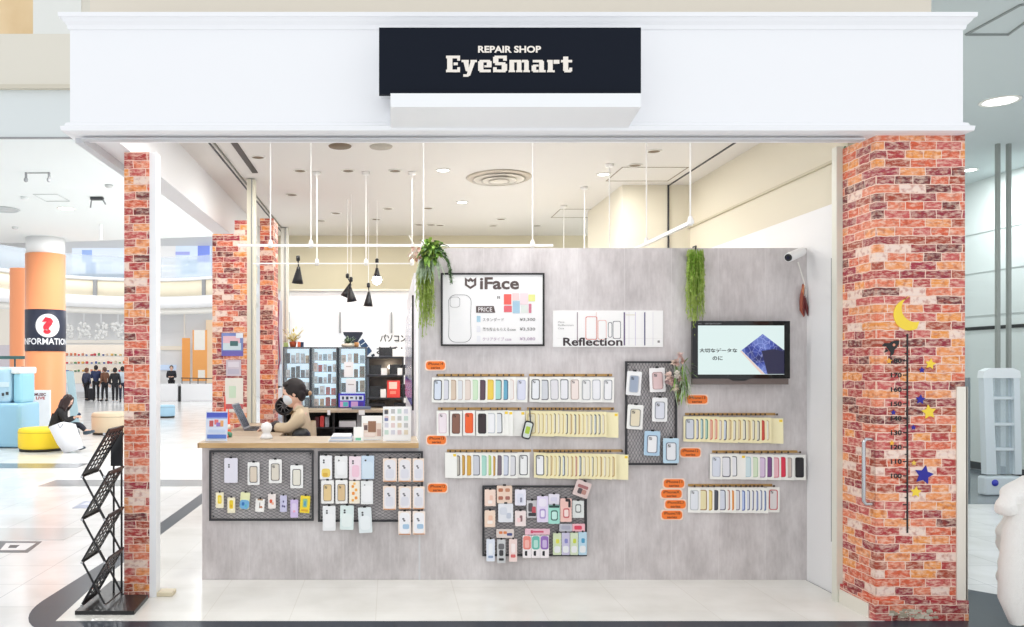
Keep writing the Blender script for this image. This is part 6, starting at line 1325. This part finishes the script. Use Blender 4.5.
# atrium shop fronts
YB_ = 43.9
for i, (a, b, c, d, cl, lb) in enumerate(((182, 338, 190, 381, (250, 170, 90), 'left orange hanging banner on the far shop front'), (192.5, 330, 207, 381, (250, 176, 100), 'right wider orange hanging banner with white shapes'))):
    o = sheet('hanging_banner', lb, 'banner', a, b, c, d, 43.0, cl, .03, 'orange banners', prints=((194, 330, 205, 350, (250, 246, 238)), (198, 370, 205, 378, (252, 246, 236))) if i else ())
sh = MB()
for a, b, c, d, cl in ((60, 345, 128, 383, (250, 240, 226)), (160, 346, 182, 350, (222, 214, 200)), (160, 365, 176, 370, (196, 214, 240)), (206, 320, 213, 383, (236, 214, 186)), (27, 384, 130, 392, (226, 228, 232)), (-10, 300, 60, 345, (232, 226, 216)), (60, 340, 128, 343, (226, 222, 214)), (-10, 345, 26, 383, (206, 200, 206)), (132, 300, 135, 390, (220, 220, 222)), (183.5, 305, 185, 340, (220, 214, 206))): sh.box(fx(a, YB_), fx(c, YB_), YB_, YB_+.05, fz(d, YB_), fz(b, YB_), mat(cl, .6, 0, .25))
random.seed(5)
struct(sh, 'wall_shopfront')
# goods on the far shop front shelves (pixel sized)
k = 0
GL_ = 'bright goods in the far shop'
for r_ in range(3):
    for i in range(15):
        px = 66+i*4.1+random.uniform(-.8, .8); py = 353+r_*8+random.uniform(-1, 1); cl = random.choice([(240, 130, 80), (230, 80, 90), (250, 200, 110), (80, 110, 180), (244, 226, 206), (120, 170, 120), (240, 160, 130)])
        Y = 43.2; w = random.uniform(1.2, 2.2)*Y/F; h = random.uniform(1.5, 3)*Y/F; z = fz(355.8+r_*8, Y)+.001
        o = MB().box(fx(px, Y)-w/2, fx(px, Y)+w/2, Y, Y+.2, z, z+h, mat(cl, .6), bev=.03).build('shop_product'); tag(o, 'coloured product, %s from left on the %s shelf of the far shop behind the crowd' % (ORD[i], ORD[r_]), 'product', GL_)
sv = MB()
for r_ in range(3): sv.box(fx(63, 43.2), fx(128, 43.2), 43.18, 43.5, fz(356.6+r_*8, 43.2), fz(355.8+r_*8, 43.2), WHITE2)
sv.box(fx(63, 43.2), fx(63.6, 43.2), 43.18, 43.5, .002, fz(346, 43.2), WHITE2).box(fx(127.4, 43.2), fx(128, 43.2), 43.18, 43.5, .002, fz(346, 43.2), WHITE2)
tag(sv.build('shop_shelving'), 'white shelving of the far shop behind the distant group', 'shelving')
# white lace-like hanging ornaments
for i, px in enumerate((67, 84, 101, 118)):
    m = MB(); random.seed(20+i); Y = 41
    for k in range(26): c_ = fp(px+random.uniform(-6, 6), 330+random.uniform(-7, 9), Y); m.ball(c_, .09, .05, .09, mat((226, 226, 224), .5), n=6)
    m.tube([fp(px, 330, Y), fp(px, 300, Y)], .02, WHITE, 4)
    for k in range(8): a_ = k*math.pi/4; m.tube([fp(px, 330, Y), fp(px+5*math.cos(a_), 331+6*math.sin(a_), Y)], .02, WHITE2, 4)
    tag(m.build('lace_ornament'), 'white lacy hanging ornament in front of the far shop, %s from the left' % ORD[i], 'ornament', 'lacy ornaments')
# upper floor shop windows
up = MB()
for a, b, c, d, cl in ((72, 248, 126, 282, (214, 224, 236)), (82, 250, 92, 262, (150, 176, 226)), (86, 262, 96, 274, (120, 150, 190)), (100, 262, 112, 272, (186, 200, 214)), (160, 246, 176, 284, (222, 222, 222)), (176, 246, 211, 284, (206, 220, 236)), (198, 246, 210, 262, (120, 140, 220)), (183, 260, 198, 274, (170, 196, 220)), (74, 274, 126, 277, (110, 124, 140)), (176, 252, 190, 255, (160, 166, 220))):
    up.box(fx(a, 41), fx(c, 41), 41-(.01*len(up.f)/6), 41.3, fz(d, 41), fz(b, 41), mat(cl, .5, 0, .3))
up.box(fx(60, 41.3), fx(215, 41.3), 41.3, 41.5, 5.2, 8.9, mat((228, 230, 232), .6))
struct(up, 'wall_upper_shops')
# mall ceiling fittings
ZM = 4.9
def cm(px, py): return ceil_at(px, py, ZM)
downlight(66.5, 208.5, .17, True, 'lit oval downlight in the mall ceiling left of the shop', ZM)
p = cm(3, 209); t = thing('air_diffuser', 'round grey air diffuser in the mall ceiling at the left edge', 'air vent', p); MB().lathe([(.3, 0), (.32, -.01), (.27, -.03), (.26, -.005), (.2, -.03), (.12, -.005), (.1, -.03), (.001, -.02)], p, mat((190, 196, 198), .5), 32).build('rings', t)
for px, py, lb in ((15, 227, 'small grey ceiling sensor near the left edge'), (109, 185, 'small round ceiling sensor beside the slim column'), (24.5, 197, 'faint round ceiling plate left of the access hatch')):
    p = cm(px, py); tag(MB().lathe([(.07, 0), (.065, -.03), (.04, -.05), (.001, -.05)], p, mat((196, 198, 198) if px != 24.5 else (220, 224, 224), .5), 18).build('ceiling_sensor'), lb, 'sensor')
def cframe(pts, lb, w=.02, col=(176, 182, 182)):
    P = [cm(*q) for q in pts]; m = MB()
    for i in range(4): m.tube([P[i]-Vector((0, 0, .004)), P[(i+1) % 4]-Vector((0, 0, .004))], w/2, mat(col, .5), 4)
    tag(m.build('ceiling_hatch'), lb, 'hatch')
cframe(((33, 194), (57, 194), (70, 201), (46, 201)), 'square ceiling hatch outline in the mall ceiling at the left', .012)
cframe(((966, 34), (1008.5, 34), (1050, 4), (1021, 4)), 'large grey square hatch outline in the ceiling at the upper right', .03, (140, 148, 148))
m = MB()
for px in (26, 49): q = cm(px, 172.5); m.tube([q, q-Vector((0, 0, .10))], .02, GREY, 6); m.ball(q-Vector((0, 0, .12)), .035, .035, .04, GREY)
m.tube([cm(26, 172.5)-Vector((0, 0, .01)), cm(49, 172.5)-Vector((0, 0, .01))], .008, GREY, 5)
tag(m.build('ceiling_bracket'), 'thin two ended bracket hanging under the mall ceiling', 'bracket')
p = cm(97, 197); m = MB().box(p.x-.12, p.x+.12, p.y-.05, p.y+.05, 4.84, 4.9, DGREY, bev=.02).tube([p+Vector((-.1, 0, -.05)), p+Vector((-.12, 0, -.2))], .015, GREY, 6).tube([p+Vector((.1, 0, -.03)), p+Vector((.16, 0, -.14))], .015, GREY, 6)
tag(m.build('ceiling_spot_fixture'), 'dark ceiling fixture with two small arms near the slim column', 'fixture')
p = cm(101, 224); tag(MB().tube([p, p-Vector((0, 0, .35))], .035, WHITE, 8).build('ceiling_rod'), 'short white rod hanging from the mall ceiling', 'rod')
downlight(1000, 101, .195, True, 'large lit downlight in the ceiling at the right edge', ZM)
downlight(969, 170, .12, True, 'small lit downlight half hidden by the brick column', ZM)

# floor stickers
def floorq(name, label, pts, col, prints=()):
    g = lambda px, py: (fx(px, 1416/(py-CY)), 1416/(py-CY)); o = MB().slab([g(*q) for q in pts], -.0035, -.001, mat(col, .3)).build(name); tag(o, label, 'floor sticker')
    if prints:
        m = MB()
        for i, (P, cl) in enumerate(prints): m.slab([g(*q) for q in P], -.001, .0+.0002*i, mat(cl, .4))
        m.build('print', o)
floorq('floor_sticker', 'dark floor sticker with white markings at the left edge of the mall floor', [(42, 541.2), (28, 552.2), (-20, 552), (-8, 541)][::-1], (96, 92, 94), (([(36, 543), (25, 550), (0, 550), (6, 543)][::-1], (232, 228, 228)), ([(20, 545), (16, 548), (8, 548), (10, 545)][::-1], (60, 56, 58))))
floorq('floor_sticker', 'small blue grey floor sticker left of the brochure rack', [(94, 501), (90, 508), (72, 508), (84, 501)][::-1], (160, 168, 190), (([(91, 502.5), (88, 505), (80, 505), (86, 502.5)][::-1], (206, 210, 224)),))

# ================================================================ RIGHT MALL OBJECTS
Yq = 10.9; t = thing('security_gate', 'pale grey anti theft gate standing by the right wall', 'security gate', (fx(999, Yq), Yq, 0))
GA = mat((206, 216, 222), .3); GA2 = mat((176, 188, 196), .3)
u = lambda px: fx(px, Yq)
m = MB(); m.box(u(981), u(1019), Yq-.08, Yq+.08, .0005, .26, GA, bev=.03); m.build('gate_base', t)
m = MB()
for pts, in (([(981, 378), (987, 372), (991.5, 372), (990, 380), (994, 474), (984, 474)],), ([(1017, 378), (1012, 372), (1008, 372), (1011, 380), (1012.5, 474), (1019, 474)],)):
    P = [(u(a), fz(b, Yq)) for a, b in pts]; m.prism(P, Yq-.05, Yq+.05, GA)
m.prism([(u(a), fz(b, Yq)) for a, b in ((980, 378), (981, 371), (988, 368), (1010, 368), (1017, 371), (1018, 378))], Yq-.055, Yq+.055, mat((222, 228, 232), .3))
m.build('gate_frame', t)
for py in (398, 424, 449): MB().box(u(988), u(1013), Yq-.04, Yq+.04, fz(py+1.3, Yq), fz(py-1.3, Yq), GA).build('crossbar', t)
MB().box(u(988), u(1012.5), Yq-.006, Yq+.006, fz(474, Yq), fz(376, Yq), mat((190, 206, 216), .08, 0, 0, .35)).build('clear_panel', t)
MB().lathe([(.001, 0), (.045, 0), (.045, .006), (.001, .006)], (0, 0, 0), mat((60, 70, 190), .3), 16, Matrix.Translation((u(990.5), Yq-.081, fz(482, Yq))) @ Matrix.Rotation(math.radians(90), 4, 'X')).build('round_badge', t)
m = MB(); lettering(m, 'GATEWAY', u(995), u(1006), fz(372, Yq), fz(370.5, Yq), Yq-.056, mat((190, 90, 110), .4)); 
if False: m.build('lettering', t)
tag(MB().box(u(979), u(981), Yq+.2, Yq+.5, .002, fz(378, Yq), mat((130, 138, 144), .4)).build('gate_side_post'), 'thin grey upright panel just left of the security gate', 'post')
# white fluffy mascot-like plush cut by the frame
def fluffy():
    m_, nt, b, N, L = newmat('white_fleece'); b.inputs['Base Color'].default_value = (*lin((246, 244, 240)), 1); b.inputs['Roughness'].default_value = .95
    n_ = N('ShaderNodeTexNoise'); n_.inputs['Scale'].default_value = 60; n_.inputs['Detail'].default_value = 4; bp = N('ShaderNodeBump'); bp.inputs['Strength'].default_value = .5; bp.inputs['Distance'].default_value = .02
    L(n_.outputs['Fac'], bp.inputs['Height']); L(bp.outputs['Normal'], b.inputs['Normal']); return m_
FL = fluffy(); Yv = 5.45; v_ = lambda px, py, dy=0: fp(px, py, Yv+dy)
def fold(v): w_ = .010*math.sin(v.x*34+v.z*7)+.008*math.sin(v.z*23+v.x*11+1)+.005*math.sin(v.z*51-v.x*30); return v+Vector((w_*.8, -w_, w_*.3))
t = thing('white_fleece_figure', 'large white fluffy figure with a rounded snout like sleeve, cut off by the right edge', 'plush figure', v_(1035, 620))
skin('fleece_body', [v_(1038, 560), v_(1035, 600), v_(1036, 520), v_(1038, 492), v_(1028, 486, -.02), v_(1013, 500, -.06), v_(998, 512, -.09)],
     [(0, 1), (0, 2), (2, 3), (3, 4), (4, 5), (5, 6)], [(.24, .2), (.26, .22), (.21, .19), (.13, .13), (.115, .115), (.085, .085), (.06, .055)], FL, t, 4, warp=fold)
m = MB(); m.tube([v_(1022, 505, -.1), v_(1016, 530, -.1), v_(1014, 565, -.1), v_(1013, 598, -.1), v_(1018, 622, -.08)], [.05, .075, .085, .085, .05], FL, 16); m.build('draped_fold', t)

# ================================================================ LIGHT
def area(loc, size, power, col=(1, 1, 1), rot=(0, 0, 0), name='lamp_and_fill_light'):
    l = bpy.data.lights.new(name, 'AREA'); l.shape = 'DISK'; l.size = size; l.energy = power; l.color = col
    o = bpy.data.objects.new(name, l); COL.objects.link(o); o.location = loc; o.rotation_euler = rot; return o
for i, p in enumerate(LITS):
    if p.z < 4: area(p-Vector((0, 0, .02)), .14, 14, (1, .97, .93))
# fill lights added behind the fascia for the feature wall, and over the work area
for x, y_ in ((-1.2, 6.1), (.2, 6.1), (1.4, 6.1)): area((x, y_, 3.8), .3, 12, (1, .97, .95))
for x, y_ in ((-1.0, 8.3), (-.4, 10.6), (1.5, 8.6), (1.4, 11.6), (-.9, 11.6)): area((x, y_, 3.8), .16, 17, (1, .97, .92))
# added mall and atrium fill lights; only the right pair sits at downlights
for x, y_ in ((-5, 12.6), (-9, 12.6), (-5, 16), (-9.5, 16.5), (-7, 19)): area((x, y_, 4.88), .3, 50, (1, 1, 1))
for x, y_ in ((7.23, 9.48), (9.2, 12.7)): area((x, y_, 4.88), .3, 50, (.95, 1, 1))
for x, y_ in ((-9, 28), (-13, 31), (-8, 36), (-16, 36)): area((x, y_, 8.8), 1.5, 160, (1, 1, 1))
def bulb(loc, p, col=(1, 1, 1), r=.12):  # unseen point light added as fill, no fitting stands there
    l = bpy.data.lights.new('hidden_fill_light', 'POINT'); l.energy = p; l.shadow_soft_size = r; l.color = col
    o = bpy.data.objects.new('hidden_fill_light', l); COL.objects.link(o); o.location = loc
for q in ((.9, 8.6, 2.2), (1.6, 10.6, 2.2)): bulb(q, 15, (1, .98, .96))  # added out of sight behind the feature wall to brighten the shop ceiling
for q in ((-1.2, 14.5, 2.6), (-1.0, 19, 2.8)): bulb(q, 260)  # added out of sight behind the shop to brighten the left mall
for q in ((4.6, 9.0, 2.6), (4.8, 12, 2.6)): bulb(q, 30, (.95, 1, 1))  # added out of sight beside the shop to brighten the right mall
# daylight hall around the viewer
w = bpy.data.worlds.new('hall'); SC.world = w; w.use_nodes = True
bg = w.node_tree.nodes['Background']; bg.inputs['Color'].default_value = (.96, .98, 1, 1); bg.inputs['Strength'].default_value = 1.0
cam = bpy.data.cameras.new('camera'); co = bpy.data.objects.new('camera', cam); COL.objects.link(co)
co.location = (0, 0, CH); co.rotation_euler = (math.radians(90), 0, 0)
cam.sensor_fit = 'HORIZONTAL'; cam.sensor_width = 36; cam.lens = F*36/1024
cam.shift_x = (512-CX)/1024; cam.shift_y = (CY-313.5)/1024; cam.clip_end = 200
SC.camera = co
SC.view_settings.view_transform = 'Standard'; SC.view_settings.look = 'None'; SC.view_settings.gamma = 1; SC.view_settings.use_curve_mapping = False
SC.view_settings.exposure = 0.12
